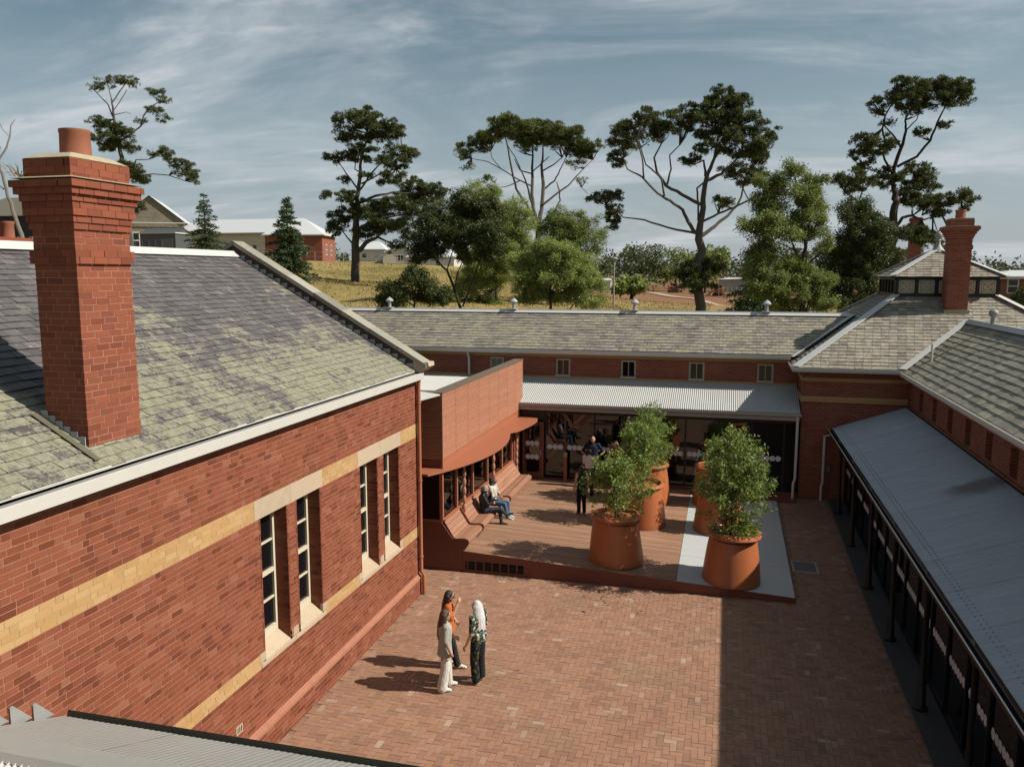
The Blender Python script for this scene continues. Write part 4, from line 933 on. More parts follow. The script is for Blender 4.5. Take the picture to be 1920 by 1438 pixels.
part('end_panel', MB().prism([(-8.02, .01), (-8.02, 1.36), (-7.46, 1.36), (-7.15, .93), (-6.80, .955), (-6.70, .93), (-6.66, .86), (-6.69, .77), (-6.80, .62), (-6.865, .60), (-6.865, .01)], lambda p: (p[0], 20.735, p[1]), lambda p: (p[0], 20.765, p[1])), M_TERRA_D, bench)
part('far_end_panel', MB().prism(base_, lambda p: (p[0], 28.305, p[1]), lambda p: (p[0], 28.33, p[1])), M_TERRA_D, bench)
part('back_rail', MB().bar((-7.405, 20.78, 1.415), (-7.405, 28.3, 1.415), .10, .03), M_TERRA, bench)
bo = thing('bollard', 'slim terracotta bollard with pale cap beside the glazed doors', 'bollard', (-5.66, 29.45, .5))
part('post', MB().lathe([(.075, .50), (.075, 1.42)], (-5.66, 29.45, 0), 14), M_TERRA, bo, True); part('cap', MB().lathe([(.078, 1.425), (.078, 1.55), (.07, 1.57), (.001, 1.575)], (-5.66, 29.45, 0), 14), M_STONE, bo, True)

# ------------------------------------------------------------------ FOLIAGE HELPERS
def npmesh(name, V, Q, mat):
    me = bpy.data.meshes.new(name); n = len(V)
    me.vertices.add(n); me.vertices.foreach_set('co', np.asarray(V, dtype=np.float32).ravel())
    k = Q.shape[1]; m = len(Q)
    me.loops.add(m * k); me.loops.foreach_set('vertex_index', np.asarray(Q, dtype=np.int32).ravel())
    me.polygons.add(m); me.polygons.foreach_set('loop_start', np.arange(0, m * k, k, dtype=np.int32))
    try: me.polygons.foreach_set('loop_total', np.full(m, k, dtype=np.int32))
    except Exception: pass
    me.materials.append(mat); me.update(calc_edges=True); me.validate(); return me
def unit(v): return v / np.maximum(np.linalg.norm(v, axis=1, keepdims=True), 1e-9)
def blades(P, D, length, width, rs, fold=0.0):
    """one diamond leaf per row: base P, direction D"""
    n = len(P); D = unit(D); S = unit(np.cross(D, unit(rs.normal(size=(n, 3)) * (1 - fold) + np.array([.45, 0, 1.0]) * fold))); L = np.asarray(length).reshape(-1, 1); W = np.asarray(width).reshape(-1, 1)
    a = P; b = P + D * L * .5 + S * W * .5; c = P + D * L; d = P + D * L * .5 - S * W * .5
    V = np.stack([a, b, c, d], 1).reshape(-1, 3); Q = np.arange(n * 4).reshape(-1, 4); return V, Q
def join(parts):
    V, Q, o = [], [], 0
    for v, q in parts: V.append(v); Q.append(q + o); o += len(v)
    return np.concatenate(V), np.concatenate(Q)
def in_ball(n, rs, shell=.45):
    d = unit(rs.normal(size=(n, 3))); r = (shell + (1 - shell) * rs.random((n, 1)) ** .6); return d * r

# ------------------------------------------------------------------ PLANTERS AND POTTED TREES
POTS = [(-2.72, 21.68, 'front left'), (-2.38, 25.2, ''), (-2.42, 27.75, ''), (.34, 21.42, ''), (-.05, 25.35, ''), (-.20, 28.15, '')]
PL = ['round-rimmed terracotta planter nearest the seated pair, at the front of the left row', 'terracotta planter in the middle of the left row on the timber deck', 'terracotta planter at the back of the left row near the glazing',
      'terracotta planter at the front of the pale ramp panels, nearest the inspection cover', 'terracotta planter in the middle of the right row, mostly hidden by leaves', 'shaded terracotta planter at the back of the right row near the glazing']
TLb = ['bushy potted tree with low round crown in the front left planter', 'potted tree standing in the middle planter of the left row', 'tall potted tree in the back left planter reaching the verandah gutter',
       'tallest potted tree, a leafy cone in the front right planter spilling over its rim', 'small potted tree hidden behind the tallest one in the right row', 'slim potted tree in the shade at the back of the right row']
CR = [(2.72, .82, .82, 2.65), (2.85, .76, .92, 2.85), (2.85, .80, 1.0, 3.0), (3.22, .86, 1.32, 4.0), (2.15, .56, .55, 2.2), (2.2, .4, .5, 2.3)]
pot_me = MB().lathe([(.74, 0), (.755, .02), (.735, .25), (.66, .85), (.595, 1.24), (.61, 1.25), (.655, 1.27), (.672, 1.305), (.655, 1.345), (.61, 1.355), (.575, 1.33), (.57, 1.22)], (0, 0, 0), 48).mesh('pot', M_POTS, True)
rim_me = MB().lathe([(.605, 1.243), (.662, 1.262), (.684, 1.305), (.662, 1.352), (.605, 1.362), (.572, 1.33), (.571, 1.255)], (0, 0, 0), 48).mesh('rim', M_POTS, True)
soil_me = MB().lathe([(.569, 1.20), (.3, 1.235), (.001, 1.245)], (0, 0, 0), 20).mesh('soil', M_SOIL, True)
stem_mat = simple('young_stem', (.16, .11, .07), .8)
stake_mat = simple('black_stake', (.015, .014, .013), .7)
M_DRYLEAF = leaf_mat('dry_leaves', [(0, (.20, .05, .025)), (1, (.38, .12, .06))], .2)
for i, (x, y, _) in enumerate(POTS):
    z = min(dz(x - .6, y), dz(x + .6, y)) + .001
    p = thing('planter', PL[i], 'planter', (x, y, z), 'terracotta planters on the deck')
    for nm, me in (('pot', pot_me), ('rim', rim_me), ('soil', soil_me)):
        o = bpy.data.objects.new(nm, me); COL.objects.link(o); o.parent = p
        tilt = math.atan2(dz(x + .6, y) - dz(x - .6, y), 1.2); o.rotation_euler = (0, -tilt * .9, rng.random() * 6)
    rs = np.random.default_rng(100 + i); zc_, rr_, rz_, top = CR[i]
    t = thing('potted_tree', TLb[i], 'potted tree', (x, y, z + 1.22), 'trees in the terracotta planters')
    tr = MB(); b0 = Vector((x, y, z + 1.2))
    tips = []
    for k in range(7):
        a = rng.random() * 6.28; h = top - 1.25 + rng.uniform(-.5, .25); ra = rr_ * rng.uniform(.15, .65)
        m1 = b0 + Vector((math.cos(a) * ra * .25, math.sin(a) * ra * .25, h * .4)); m2 = b0 + Vector((math.cos(a) * ra, math.sin(a) * ra, h))
        tr.tube([b0 + Vector((rng.uniform(-.04, .04), rng.uniform(-.04, .04), 0)), m1, m2], [.020, .014, .004], 5); tips.append((m1, m2))
    part('stems', tr, stem_mat, t, True)
    part('stake', MB().tube([b0 + Vector((-.04, -.05, 0)), b0 + Vector((-.02, -.03, (top - 1.2) * .72))], .016, 6), stake_mat, t)
    n = int(5600 * (rr_ / .75) ** 1.5 * (rz_ / .85))
    # clustered shoots: points along random shoots inside the crown
    ns = int(135 * rz_ / .85); sh = in_ball(ns, rs, .15) * np.array([rr_, rr_, rz_]) + np.array([x, y, zc_ + z - .42])
    taper = 1 - .38 * np.clip((sh[:, 2] - (zc_ + z - .42)) / rz_, -1, 1)
    sh[:, :2] = np.array([x, y]) + (sh[:, :2] - np.array([x, y])) * taper[:, None]
    sd_ = unit(np.column_stack([sh[:, :2] - np.array([x, y]), np.full(ns, .25)]) + rs.normal(size=(ns, 3)) * .35)
    idx = rs.integers(0, ns, n); tt = rs.random((n, 1)); P = sh[idx] + sd_[idx] * (tt - .5) * .42 + rs.normal(size=(n, 3)) * .045
    D = sd_[idx] * .6 + rs.normal(size=(n, 3)) * .6 + np.array([0, 0, -.35])
    V, Q = blades(P, D, rs.uniform(.07, .145, n), rs.uniform(.022, .040, n), rs, .5)
    link('crown', npmesh('crown', V, Q, M_POTLEAF), t)
    # low skirt of leaves over the rim
    n2 = (90, 120, 200, 900, 350, 60)[i]; aa = rs.random(n2) * 6.28 if i != 3 else rs.normal(-.6, 1.4, n2); r2 = rs.uniform(.1, .66, n2)
    P = np.column_stack([x + np.cos(aa) * r2, y + np.sin(aa) * r2, z + 1.27 + rs.random(n2) * (.16 if i != 3 else .34)]); D = np.column_stack([np.cos(aa), np.sin(aa), rs.uniform(-.6, .5, n2)])
    V, Q = blades(P, D, rs.uniform(.08, .17, n2), rs.uniform(.03, .05, n2), rs); link('ground_shoots', npmesh('ground_shoots', V, Q, M_POTLEAF), t)
    n3 = (50, 20, 70, 140, 60, 10)[i]; c3 = np.array([x + rs.uniform(-.2, .3), y - .15, z + (1.75 if i in (0, 3) else 1.6)])
    P = c3 + rs.normal(size=(n3, 3)) * .085; V, Q = blades(P, rs.normal(size=(n3, 3)) + np.array([0, 0, -.4]), rs.uniform(.07, .12, n3), rs.uniform(.04, .06, n3), rs); link('dry_leaf_cluster', npmesh('dry_leaf_cluster', V, Q, M_DRYLEAF), t)

rs = np.random.default_rng(9); n = 70; P = np.column_stack([rs.normal(-2.4, .9, n), rs.normal(19.7, .55, n), np.full(n, .004)]); P = P[P[:, 1] < 20.6]; n = len(P)
V, Q = blades(P, np.column_stack([rs.normal(size=(n, 2)), rs.uniform(0, .15, n)]), rs.uniform(.05, .10, n), rs.uniform(.025, .05, n), rs)
lt = link('leaf_litter', npmesh('leaf_litter', V, Q, simple('dead_leaf', (.10, .06, .03), .9))); lt['kind'] = 'stuff'; lt['label'] = 'scatter of small dead leaves on the paving in front of the deck'
# ------------------------------------------------------------------ PEOPLE
SKIN = simple('skin', (.50, .27, .17), .55, na=.05); SKIN_D = simple('tanned_skin', (.34, .17, .10), .55, na=.05)
def cloth(name, col, rough=.85, na=.10):
    t = NT(name); f = t.noise(1.0, 4, .6, t.mapping((16, 16, 6)), 1.2); v = t.math('ADD', .85, t.math('MULTIPLY', f, .3))
    t.bump(f, .9, .03); return t.done(t.val(col, v), rough, 0, .2)
def hairm(name, col):
    t = NT(name); f = t.noise(1.0, 5, .7, t.mapping((70, 70, 9)), .8); v = t.math('ADD', .45, t.math('MULTIPLY', f, 1.1))
    t.bump(f, .8, .015); return t.done(t.val(col, v), .45, 0, .4)
C_ORANGE = cloth('orange_shirt', (.52, .135, .035)); C_BLACK = cloth('black_cloth', (.014, .014, .016)); C_DKTROUS = cloth('dark_trousers', (.025, .024, .026)); C_SAGE = cloth('pale_sage_linen', (.40, .41, .36)); C_WHITE = cloth('white_cotton', (.72, .69, .62)); C_NAVY = cloth('navy_polo', (.018, .025, .045)); C_JEAN = cloth('blue_denim', (.09, .16, .27)); C_DKJEAN = cloth('dark_denim', (.035, .045, .065)); C_LEATHER = simple('black_leather', (.015, .015, .016), .35); C_SHOEW = cloth('white_shoe', (.75, .73, .68)); C_SHOEB = simple('black_boot', (.012, .011, .010), .45); C_HIVIS = cloth('lime_vest', (.55, .62, .08)); C_RUST = cloth('rust_blouse', (.30, .09, .06))
def floral(name, base, spots):
    t = NT(name); v = t.n.new('ShaderNodeTexVoronoi'); v.inputs['Scale'].default_value = 26; tcn = t.n.new('ShaderNodeTexCoord'); t.l.new(tcn.outputs['Object'], v.inputs['Vector'])
    sep = t.n.new('ShaderNodeSeparateColor'); t.l.new(v.outputs['Color'], sep.inputs[0])
    c = t.ramp(sep.outputs[0], [(0, base), (.5, base)] + [(.5 + .49 * (i + .01) / len(spots), s) for i, s in enumerate(spots)], 'CONSTANT')
    return t.done(c, .8, 0, .2)
C_FLOR = floral('floral_top', (.03, .035, .035), [(.08, .14, .06), (.40, .30, .10), (.15, .22, .32), (.60, .58, .52), (.55, .52, .45), (.05, .09, .05)])
C_FLOR2 = floral('floral_trousers', (.014, .015, .018), [(.02, .02, .02), (.012, .013, .016), (.06, .10, .04), (.26, .11, .06), (.015, .015, .018)])
C_SPOT = floral('speckled_blouse', (.55, .52, .46), [(.60, .58, .55), (.35, .30, .24), (.62, .60, .58), (.25, .22, .2)])
def stripes(name):
    t = NT(name); tcn = t.n.new('ShaderNodeTexCoord'); s = t.n.new('ShaderNodeSeparateXYZ'); t.l.new(tcn.outputs['Object'], s.inputs[0])
    w = t.math('SINE', t.math('MULTIPLY', t.math('ADD', s.outputs[0], t.math('MULTIPLY', s.outputs[1], .8)), 260)); m = t.sstep(w, .25, .6)
    return t.done(t.mix(m, (.70, .67, .60), (.36, .33, .28)), .85, 0, .2)
C_STRIPE = stripes('striped_linen')
H_BROWN = hairm('brown_hair', (.09, .042, .024)); H_DARK = hairm('near_black_hair', (.018, .013, .011)); H_SILVER = hairm('silver_hair', (.68, .68, .67)); H_GREY = hairm('grey_hair', (.32, .30, .27)); H_RED = hairm('dark_red_hair', (.12, .042, .026))
E_DARK = simple('dark_eye', (.01, .01, .01), .2); E_MOUTH = simple('lip', (.32, .10, .08), .5)

def capsule(mb, a, b, ra, rb, n=10):
    a, b = Vector(a), Vector(b); d = (b - a); L = d.length; d = d / L if L > 1e-6 else Vector((0, 0, 1))
    pts, rad = [], []
    for t in (-1, -.86, -.5, 0): pts.append(a + d * ra * t); rad.append(max(ra * math.sqrt(max(0, 1 - t * t)), .0015))
    for t in (.5,): pts.append(a.lerp(b, t)); rad.append((ra + rb) / 2)
    for t in (0, .5, .86, 1): pts.append(b + d * rb * t); rad.append(max(rb * math.sqrt(max(0, 1 - t * t)), .0015))
    mb.tube(pts, rad, n)
def loft(mb, rings, n=16):     # rings: (center, rx, ry, facing angle)
    o = len(mb.v)
    for c, rx, ry in rings:
        for k in range(n):
            a = 2 * math.pi * k / n; mb.v.append((c[0] + rx * math.cos(a), c[1] + ry * math.sin(a), c[2]))
    for i in range(len(rings) - 1):
        for k in range(n):
            k2 = (k + 1) % n; mb.f.append([o + i * n + k, o + i * n + k2, o + (i + 1) * n + k2, o + (i + 1) * n + k]); mb.m.append(0)
    mb.f.append([o + k for k in range(n)][::-1]); mb.m.append(0); mb.f.append([o + (len(rings) - 1) * n + k for k in range(n)]); mb.m.append(0)
def fuse(mb, name, voxel, smooth_it=2):
    me = mb.mesh(name, [], False); o = bpy.data.objects.new('tmp', me); COL.objects.link(o)
    m = o.modifiers.new('r', 'REMESH'); m.mode = 'VOXEL'; m.voxel_size = voxel
    s = o.modifiers.new('s', 'SMOOTH'); s.iterations = smooth_it; s.factor = .5
    dg = bpy.context.evaluated_depsgraph_get(); ev = o.evaluated_get(dg); out = bpy.data.meshes.new_from_object(ev, depsgraph=dg)
    bpy.data.objects.remove(o); out.name = name; out.polygons.foreach_set('use_smooth', [True] * len(out.polygons)); return out
def seg_dist(P, a, b):
    a, b = np.array(a), np.array(b); d = b - a; t = np.clip(((P - a) @ d) / max(d @ d, 1e-9), 0, 1); return np.linalg.norm(P - (a + t[:, None] * d), axis=1)

BASE = dict(pelvis=(0, 0, .90), chest=(0, 0, 1.25), neck=(0, -.01, 1.42), head=(0, .02, 1.545),
    shL=(-.17, 0, 1.365), elL=(-.215, -.03, 1.10), wrL=(-.22, .05, .87), shR=(.17, 0, 1.365), elR=(.215, -.03, 1.10), wrR=(.22, .05, .87),
    hiL=(-.085, 0, .88), knL=(-.09, .02, .48), anL=(-.095, -.02, .085), toL=(-.11, .15, .035), hiR=(.085, 0, .88), knR=(.09, .02, .48), anR=(.095, -.02, .085), toR=(.11, .15, .035))
def person(label, loc, rotz, J=None, top=C_BLACK, bottom=C_BLACK, shoe=C_SHOEB, skin=SKIN, hair=None, hairmat=H_BROWN, scale=1.0, sleeve=1.0, legw=(.085, .062, .05), torso=1.0, waist=.95, jacket=0.0, seated=False, bare=False, group=None, voxel=.013, lower2=None, glasses=False, hem=None):
    J = {**BASE, **(J or {})}; J = {k: tuple(v) for k, v in J.items()}
    mb = MB(); Z = []   # zones (a, b, radius, material)
    px, py, pz = J['pelvis']; cx, cy, cz = J['chest']; nxk, nyk, nzk = J['neck']
    w = torso
    mid = tuple(lerp(a, b, .45) for a, b in zip(J['pelvis'], J['chest']))
    rings = [((px, py, pz - .10), .12 * w, .085 * w), ((px, py, pz - .04), .158 * w, .110 * w), ((px, py, pz + .03), .162 * w, .112 * w), (mid, .138 * w + jacket, .095 * w + jacket), ((cx, cy, cz - .03), .158 * w + jacket, .105 * w + jacket), ((cx, cy, cz + .07), .165 * w + jacket, .10 * w + jacket), ((lerp(cx, nxk, .75), lerp(cy, nyk, .75), lerp(cz, nzk, .75)), .135 * w, .082 * w), ((nxk, nyk, nzk + .005), .065, .058)]
    rings.sort(key=lambda r: r[0][2]); loft(mb, rings)
    h = Vector(J['head']); nk = Vector(J['neck'])
    capsule(mb, nk, h + Vector((0, -.01, -.05)), .052, .05)
    mb.ell(h, (.073, .092, .112), 14, 10); mb.ell(h + Vector((0, .035, -.062)), (.048, .050, .05), 10, 8)
    capsule(mb, h + Vector((0, .088, .015)), h + Vector((0, .108, -.018)), .010, .014, 6)
    for s in (-1, 1): mb.ell(h + Vector((s * .075, -.005, -.005)), (.012, .022, .032), 8, 6)
    Z.append((tuple(nk + Vector((0, 0, .035))), tuple(h), .085, 'skin')); Z.append((tuple(h + Vector((0, .03, -.065))), tuple(h + Vector((0, .06, .0))), .065, 'skin'))
    Z.append((J['pelvis'], (px, py, pz - .06), .13 * w, 'bottom')); Z.append(((mid[0], mid[1], mid[2] + .0), J['neck'], .12 * w, 'top')); Z.append(((cx - .1, cy, cz), (cx + .1, cy, cz), .1, 'top'))
    for s in 'LR':
        a, b, c = J['sh' + s], J['el' + s], J['wr' + s]
        ex = .018 if sleeve > .3 else .0
        capsule(mb, (lerp(a[0], cx, .25), a[1], a[2] - .01), a, .062 + ex * .5, .060 + ex); capsule(mb, a, b, .052 + ex, .042 + ex * (1 if sleeve >= 1 else .3)); capsule(mb, b, c, .041 + (ex * .8 if sleeve > 1 else 0), .027 + (ex * .8 if sleeve > 1.5 else 0))
        a_, b_, c_ = Vector(a), Vector(b), Vector(c); d = (c_ - b_).normalized()
        side = Vector((1 if s == 'L' else -1, 0, 0)); side = (side - d * side.dot(d)); side = side.normalized() if side.length > .1 else Vector((0, 1, 0)); nrm = d.cross(side)
        palm = c_ + d * .055; capsule(mb, c_ + d * .01, palm, .028, .034)
        for q, (off, ln) in enumerate(((-.027, .058), (-.009, .068), (.009, .064), (.026, .050))):
            r0 = palm + nrm * off + d * .02; r1 = r0 + d * ln * .55 + side * .008; r2 = r1 + d * ln * .35 + side * .022; capsule(mb, r0, r1, .0115, .011, 6); capsule(mb, r1, r2, .011, .0095, 6)
        th0 = c_ + d * .03 - nrm * .028; th1 = th0 + d * .035 - nrm * .025 + side * .012; capsule(mb, th0, th1, .014, .0115, 6); capsule(mb, th1, th1 + d * .03 + side * .008, .0115, .0095, 6)
        if sleeve <= 0: Z.append((a, b, .05, 'skin'))
        elif sleeve < 1: m_ = tuple(lerp(p, q, sleeve) for p, q in zip(a, b)); Z.append((a, m_, .07, 'top')); Z.append((m_, b, .045, 'skin'))
        else: Z.append((a, b, .06, 'top'))
        if sleeve >= 2: Z.append((b, tuple(c_ - d * .02), .045, 'top'))
        else: Z.append((b, c, .035, 'skin'))
        Z.append((c, tuple(palm + d * .09), .03, 'skin'))
        hi, kn, an, to = J['hi' + s], J['kn' + s], J['an' + s], J['to' + s]
        capsule(mb, hi, kn, legw[0], legw[1]); capsule(mb, kn, an, legw[1], legw[2]); capsule(mb, (px, py, pz - .02), hi, .10 * w, legw[0])
        if legw[2] > .07: capsule(mb, an, (an[0], an[1], an[2] + .02), legw[2], legw[2])
        av, tv = Vector(an), Vector(to); heel = av + (av - tv).normalized() * .03 + Vector((0, 0, -.045)) if not seated or an[2] < .12 else av
        if heel.z < .033 and not seated: heel.z = .033
        capsule(mb, av + Vector((0, 0, -.02)), heel, .042, .036); capsule(mb, heel, tv, .037, .035); capsule(mb, av, tv, .042, .033)
        bm_ = 'bottom' if (lower2 is None or s == 'R') else 'bottom2'
        Z.append((hi, kn, legw[0], bm_)); Z.append((kn, tuple(av + Vector((0, 0, .03))), (legw[1] + legw[2]) / 2, bm_)); Z.append((tuple(heel), to, .045, 'shoe'))
    if hem is not None:
        loft(mb, [((px, py, hem), .185 * w, .14 * w), ((px, py, hem + .12), .175 * w, .125 * w), ((mid[0], mid[1], mid[2]), .15 * w, .11 * w)])
        Z.append(((px, py, hem), (px, py, pz + .05), .16 * w, 'top'))
    me = fuse(mb, 'person', voxel)
    names = ['skin', 'top', 'bottom', 'shoe', 'bottom2']
    for mt in (skin, top, bottom, shoe, lower2 or bottom): me.materials.append(mt)
    n = len(me.polygons); C_ = np.empty(n * 3); me.polygons.foreach_get('center', C_); C_ = C_.reshape(-1, 3)
    D = np.stack([seg_dist(C_, a, b) - r for a, b, r, _ in Z], 1); mi = np.array([names.index(z[3]) for z in Z])[np.argmin(D, 1)]
    if hem is not None: mi[(C_[:, 2] > hem - .01) & (mi == 2) & (C_[:, 2] > pz - .2)] = 1
    me.polygons.foreach_set('material_index', mi.astype(np.int32)); me.update()
    o = link('person', me); o.location = loc; o.rotation_euler = (0, 0, R(rotz)); o.scale = (scale,) * 3
    tag(o, label, 'person', group)
    def child(nm, m_, mat, sm=True):
        c = link(nm, m_.mesh(nm, mat, sm), o); return c
    if voxel < .02:
        for s in (-1, 1): child('eye', MB().ell(h + Vector((s * .030, .086, .012)), (.013, .008, .008), 8, 6), E_DARK)
        child('mouth', MB().ell(h + Vector((0, .083, -.062)), (.024, .008, .006), 8, 6), E_MOUTH)
        if glasses: child('glasses', MB().ell(h + Vector((-.034, .09, .014)), (.03, .012, .022), 10, 6).ell(h + Vector((.034, .09, .014)), (.03, .012, .022), 10, 6).bar(h + Vector((-.07, .085, .02)), h + Vector((.07, .085, .02)), .012, .008), E_DARK)
    if hair:
        hm = MB(); kind = hair
        if kind != 'bald':
            hm.ell(h + Vector((0, -.022, .028)), (.088, .100, .105), 14, 10)
            if kind in ('long', 'verylong'):
                ln = .33 if kind == 'long' else .44
                for k in range(9):
                    a = R(190 + k * 20); rx = .082; p0 = h + Vector((math.cos(a) * rx, -.015 + math.sin(a) * rx * .95, .02)); p1 = p0 + Vector((math.cos(a) * .03, math.sin(a) * .035 - .01, -ln * .5)); p2 = p1 + Vector((math.cos(a) * .02, -.02 + math.sin(a) * .01, -ln * .5 + rng.uniform(-.03, .03)))
                    capsule(hm, p0, p1, .036, .042, 8); capsule(hm, p1, p2, .042, .024, 8)
            elif kind == 'curly':
                for k in range(26):
                    a = rng.random() * 6.28; e = rng.uniform(-.12, .12); r_ = .095 if math.sin(a) < .4 else .06
                    hm.ell(h + Vector((math.cos(a) * r_, -.02 + math.sin(a) * r_ - (.03 if math.sin(a) > .4 else 0), e - .02 if math.sin(a) < .4 else .09)), (.042, .042, .042), 8, 6)
            elif kind == 'bun': hm.ell(h + Vector((0, -.115, .05)), (.045, .045, .045), 10, 8)
            elif kind == 'short':
                for k in range(14):
                    a = R(180 + k * 14); hm.ell(h + Vector((math.cos(a) * .075, -.01 + math.sin(a) * .085, -.02)), (.03, .03, .05), 8, 6)
            hme = fuse(hm, 'hair', .014, 1); hme.materials.append(hairmat); link('hair', hme, o)
    return o
def mv(J, **k): return {**J, **k}
# three women talking in the courtyard
person('woman in pale sage shirt and wide white trousers with long brown hair', (-5.17, 14.48, .002), -62,
    dict(knL=(-.10, .06, .49), anL=(-.12, .07, .085), toL=(-.13, .24, .035), knR=(.09, -.01, .48), anR=(.10, -.08, .085), toR=(.12, .08, .035), elL=(-.235, .03, 1.10), wrL=(-.14, .20, 1.02), elR=(.235, -.02, 1.10), wrR=(.235, .07, .88), head=(-.01, .03, 1.54)),
    C_SAGE, C_WHITE, C_SHOEW, SKIN, 'verylong', H_BROWN, 1.0, 1.0, (.098, .095, .105), 1.12, jacket=.03, lower2=C_STRIPE, hem=.74)
_po = person('woman in orange shirt and black trousers raising a hand to her sunglasses', (-5.42, 15.42, .002), -75,
    dict(elR=(.24, .08, 1.14), wrR=(.10, .20, 1.42), elL=(-.23, .0, 1.10), wrL=(-.18, .14, .92), knR=(.09, .10, .49), anR=(.10, .18, .085), toR=(.12, .35, .035), head=(.01, .035, 1.54)),
    C_ORANGE, C_DKTROUS, C_SHOEW, SKIN, 'verylong', H_DARK, 1.0, .9, (.088, .078, .075), 1.05, jacket=.02, glasses=True, hem=.80)
link('name_badge', MB().box(-.03, .03, .150, .156, .97, 1.06).mesh('name_badge', C_SHOEW), _po)
person('woman with long silver hair in floral black top and floral trousers', (-4.62, 14.93, .002), 68,
    dict(wrL=(-.30, .06, .84), elL=(-.25, -.03, 1.08), elR=(.22, .0, 1.10), wrR=(.16, .16, .98), knL=(-.09, .03, .48), anL=(-.10, -.02, .085), anR=(.12, .02, .085), toR=(.15, .18, .035), head=(0, .045, 1.545)),
    C_FLOR, C_DKTROUS, C_SHOEW, SKIN, 'verylong', H_SILVER, 1.03, .75, (.100, .090, .086), 1.15, hem=.93, lower2=C_FLOR2)
# seated pair on the bench (facing out over the deck, +X)
SIT = dict(pelvis=(0, 0, .52), chest=(0, -.05, .86), neck=(0, -.05, 1.04), head=(0, -.01, 1.165), shL=(-.17, -.05, .985), shR=(.17, -.05, .985), hiL=(-.085, .02, .50), hiR=(.085, .02, .50))
person('seated man in black leather jacket with crossed legs and chin on hand', (-6.98, 23.35, .508), -78,
    mv(SIT, elL=(-.20, .14, .80), wrL=(-.03, .18, 1.02), elR=(.20, .10, .74), wrR=(.02, .24, .72), knR=(.05, .46, .56), anR=(-.10, .66, .33), toR=(-.16, .84, .36), knL=(-.06, .45, .46), anL=(-.05, .50, .085), toL=(-.05, .68, .035), head=(0, .02, 1.16)),
    C_LEATHER, C_DKJEAN, C_SHOEB, SKIN, 'short', H_GREY, 1.0, 2, (.085, .066, .052), 1.15, jacket=.03, seated=True)
person('seated woman with dark curly hair, sunglasses, speckled blouse and blue jeans', (-6.97, 24.30, .508), -100,
    mv(SIT, elL=(-.22, .06, .74), wrL=(-.06, .22, .68), elR=(.22, .06, .74), wrR=(.06, .22, .70), knL=(-.11, .44, .50), anL=(-.10, .46, .085), toL=(-.12, .64, .035), knR=(.11, .44, .50), anR=(.08, .52, .085), toR=(.10, .70, .035)),
    C_SPOT, C_JEAN, C_SHOEW, SKIN_D, 'curly', H_DARK, 1.0, .9, (.088, .070, .058), 1.12, jacket=.02, seated=True, glasses=True)
# group standing by the doors
zp = lambda x, y: dz(x, y) + .002
person('bald man in navy polo shirt standing with hands on hips by the glazing', (-4.56, 29.0, zp(-4.56, 29.0)), 186,
    dict(elL=(-.34, -.08, 1.12), wrL=(-.20, .04, .98), elR=(.34, -.08, 1.12), wrR=(.20, .04, .98), head=(.0, .04, 1.54)), C_NAVY, C_DKTROUS, C_SHOEB, SKIN, 'bald', H_GREY, 1.14, .7, (.09, .07, .06), 1.2)
person('person in white T-shirt and dark trousers seen from behind near the planters', (-4.48, 27.75, zp(-4.48, 27.75)), -8,
    dict(elL=(-.22, .06, 1.12), wrL=(-.10, .20, 1.08), elR=(.22, .06, 1.12), wrR=(.10, .2, 1.08)), C_WHITE, C_DKTROUS, C_SHOEB, SKIN_D, 'short', H_DARK, 1.0, .8, (.09, .075, .065), 1.1)
person('woman in black sleeveless jumpsuit with dark tied-up hair standing on the deck', (-4.34, 25.42, zp(-4.34, 25.42)), 28,
    dict(wrL=(-.26, .0, .86), elL=(-.235, -.03, 1.10)), C_BLACK, C_BLACK, SKIN, SKIN, 'bun', H_DARK, .975, 0, (.090, .078, .06), 1.0)
person('person with dark red hair and rust blouse half hidden behind the left row of trees', (-3.72, 28.95, zp(-3.72, 28.95)), 150, {}, C_RUST, C_DKTROUS, C_SHOEB, SKIN, 'long', H_RED, 1.05, .8)
# ------------------------------------------------------------------ TERRAIN BEHIND
CP = np.array([(-45.1, 95.0, 7.1), (-35.9, 70.0, 5.1), (-32.5, 80.0, 6.5), (-68.3, 140.0, 10.3), (-58.8, 140.0, 9.8), (-74.7, 130.0, 10.4), (-86.3, 130.0, 12.3), (-100.7, 130.0, 12.6), (-124.1, 130.0, 14.1), (-113.5, 110.0, 13.2), (-8.0, 70.0, 4.6), (-22.9, 170.0, 4.6), (-15.0, 180.0, 4.0), (-21.1, 90.0, 5.3), (-3.2, 92.0, 3.3), (0.6, 130.0, 3.2), (-5.9, 150.0, 3.8), (5.2, 100.0, 3.8), (16.6, 95.0, 5.0), (26.1, 90.0, 4.8), (-11.4, 220.0, 3.8), (42.5, 220.0, 5.0), (-99.0, 220.0, 11.8), (-170.0, 220.0, 18), (-60, 60, 6.5), (30, 50, 3.0), (0, 55, 3.0), (-25, 55, 4.0), (-66.7, 95, 10.0), (-46, 80, 7.6), (-86, 85, 11.8), (60, 120, 4), (-120, 60, 10)])
def hill(X, Y):
    X = np.asarray(X, float); Y = np.asarray(Y, float)
    d2 = (X[..., None] - CP[:, 0]) ** 2 + (Y[..., None] - CP[:, 1]) ** 2 + 40
    w = 1 / d2 ** 1.6; z = (w * CP[:, 2]).sum(-1) / w.sum(-1)
    far = np.clip((np.hypot(X + 30, Y - 130) - 160) / 300, 0, 1); z = z * (1 - far) + 2.0 * far
    t = np.clip((Y - 38) / 22, 0, 1); t = t * t * (3 - 2 * t); return -.06 * (1 - t) + z * t
def gz3(x, y): return float(hill(np.array(x), np.array(y)))
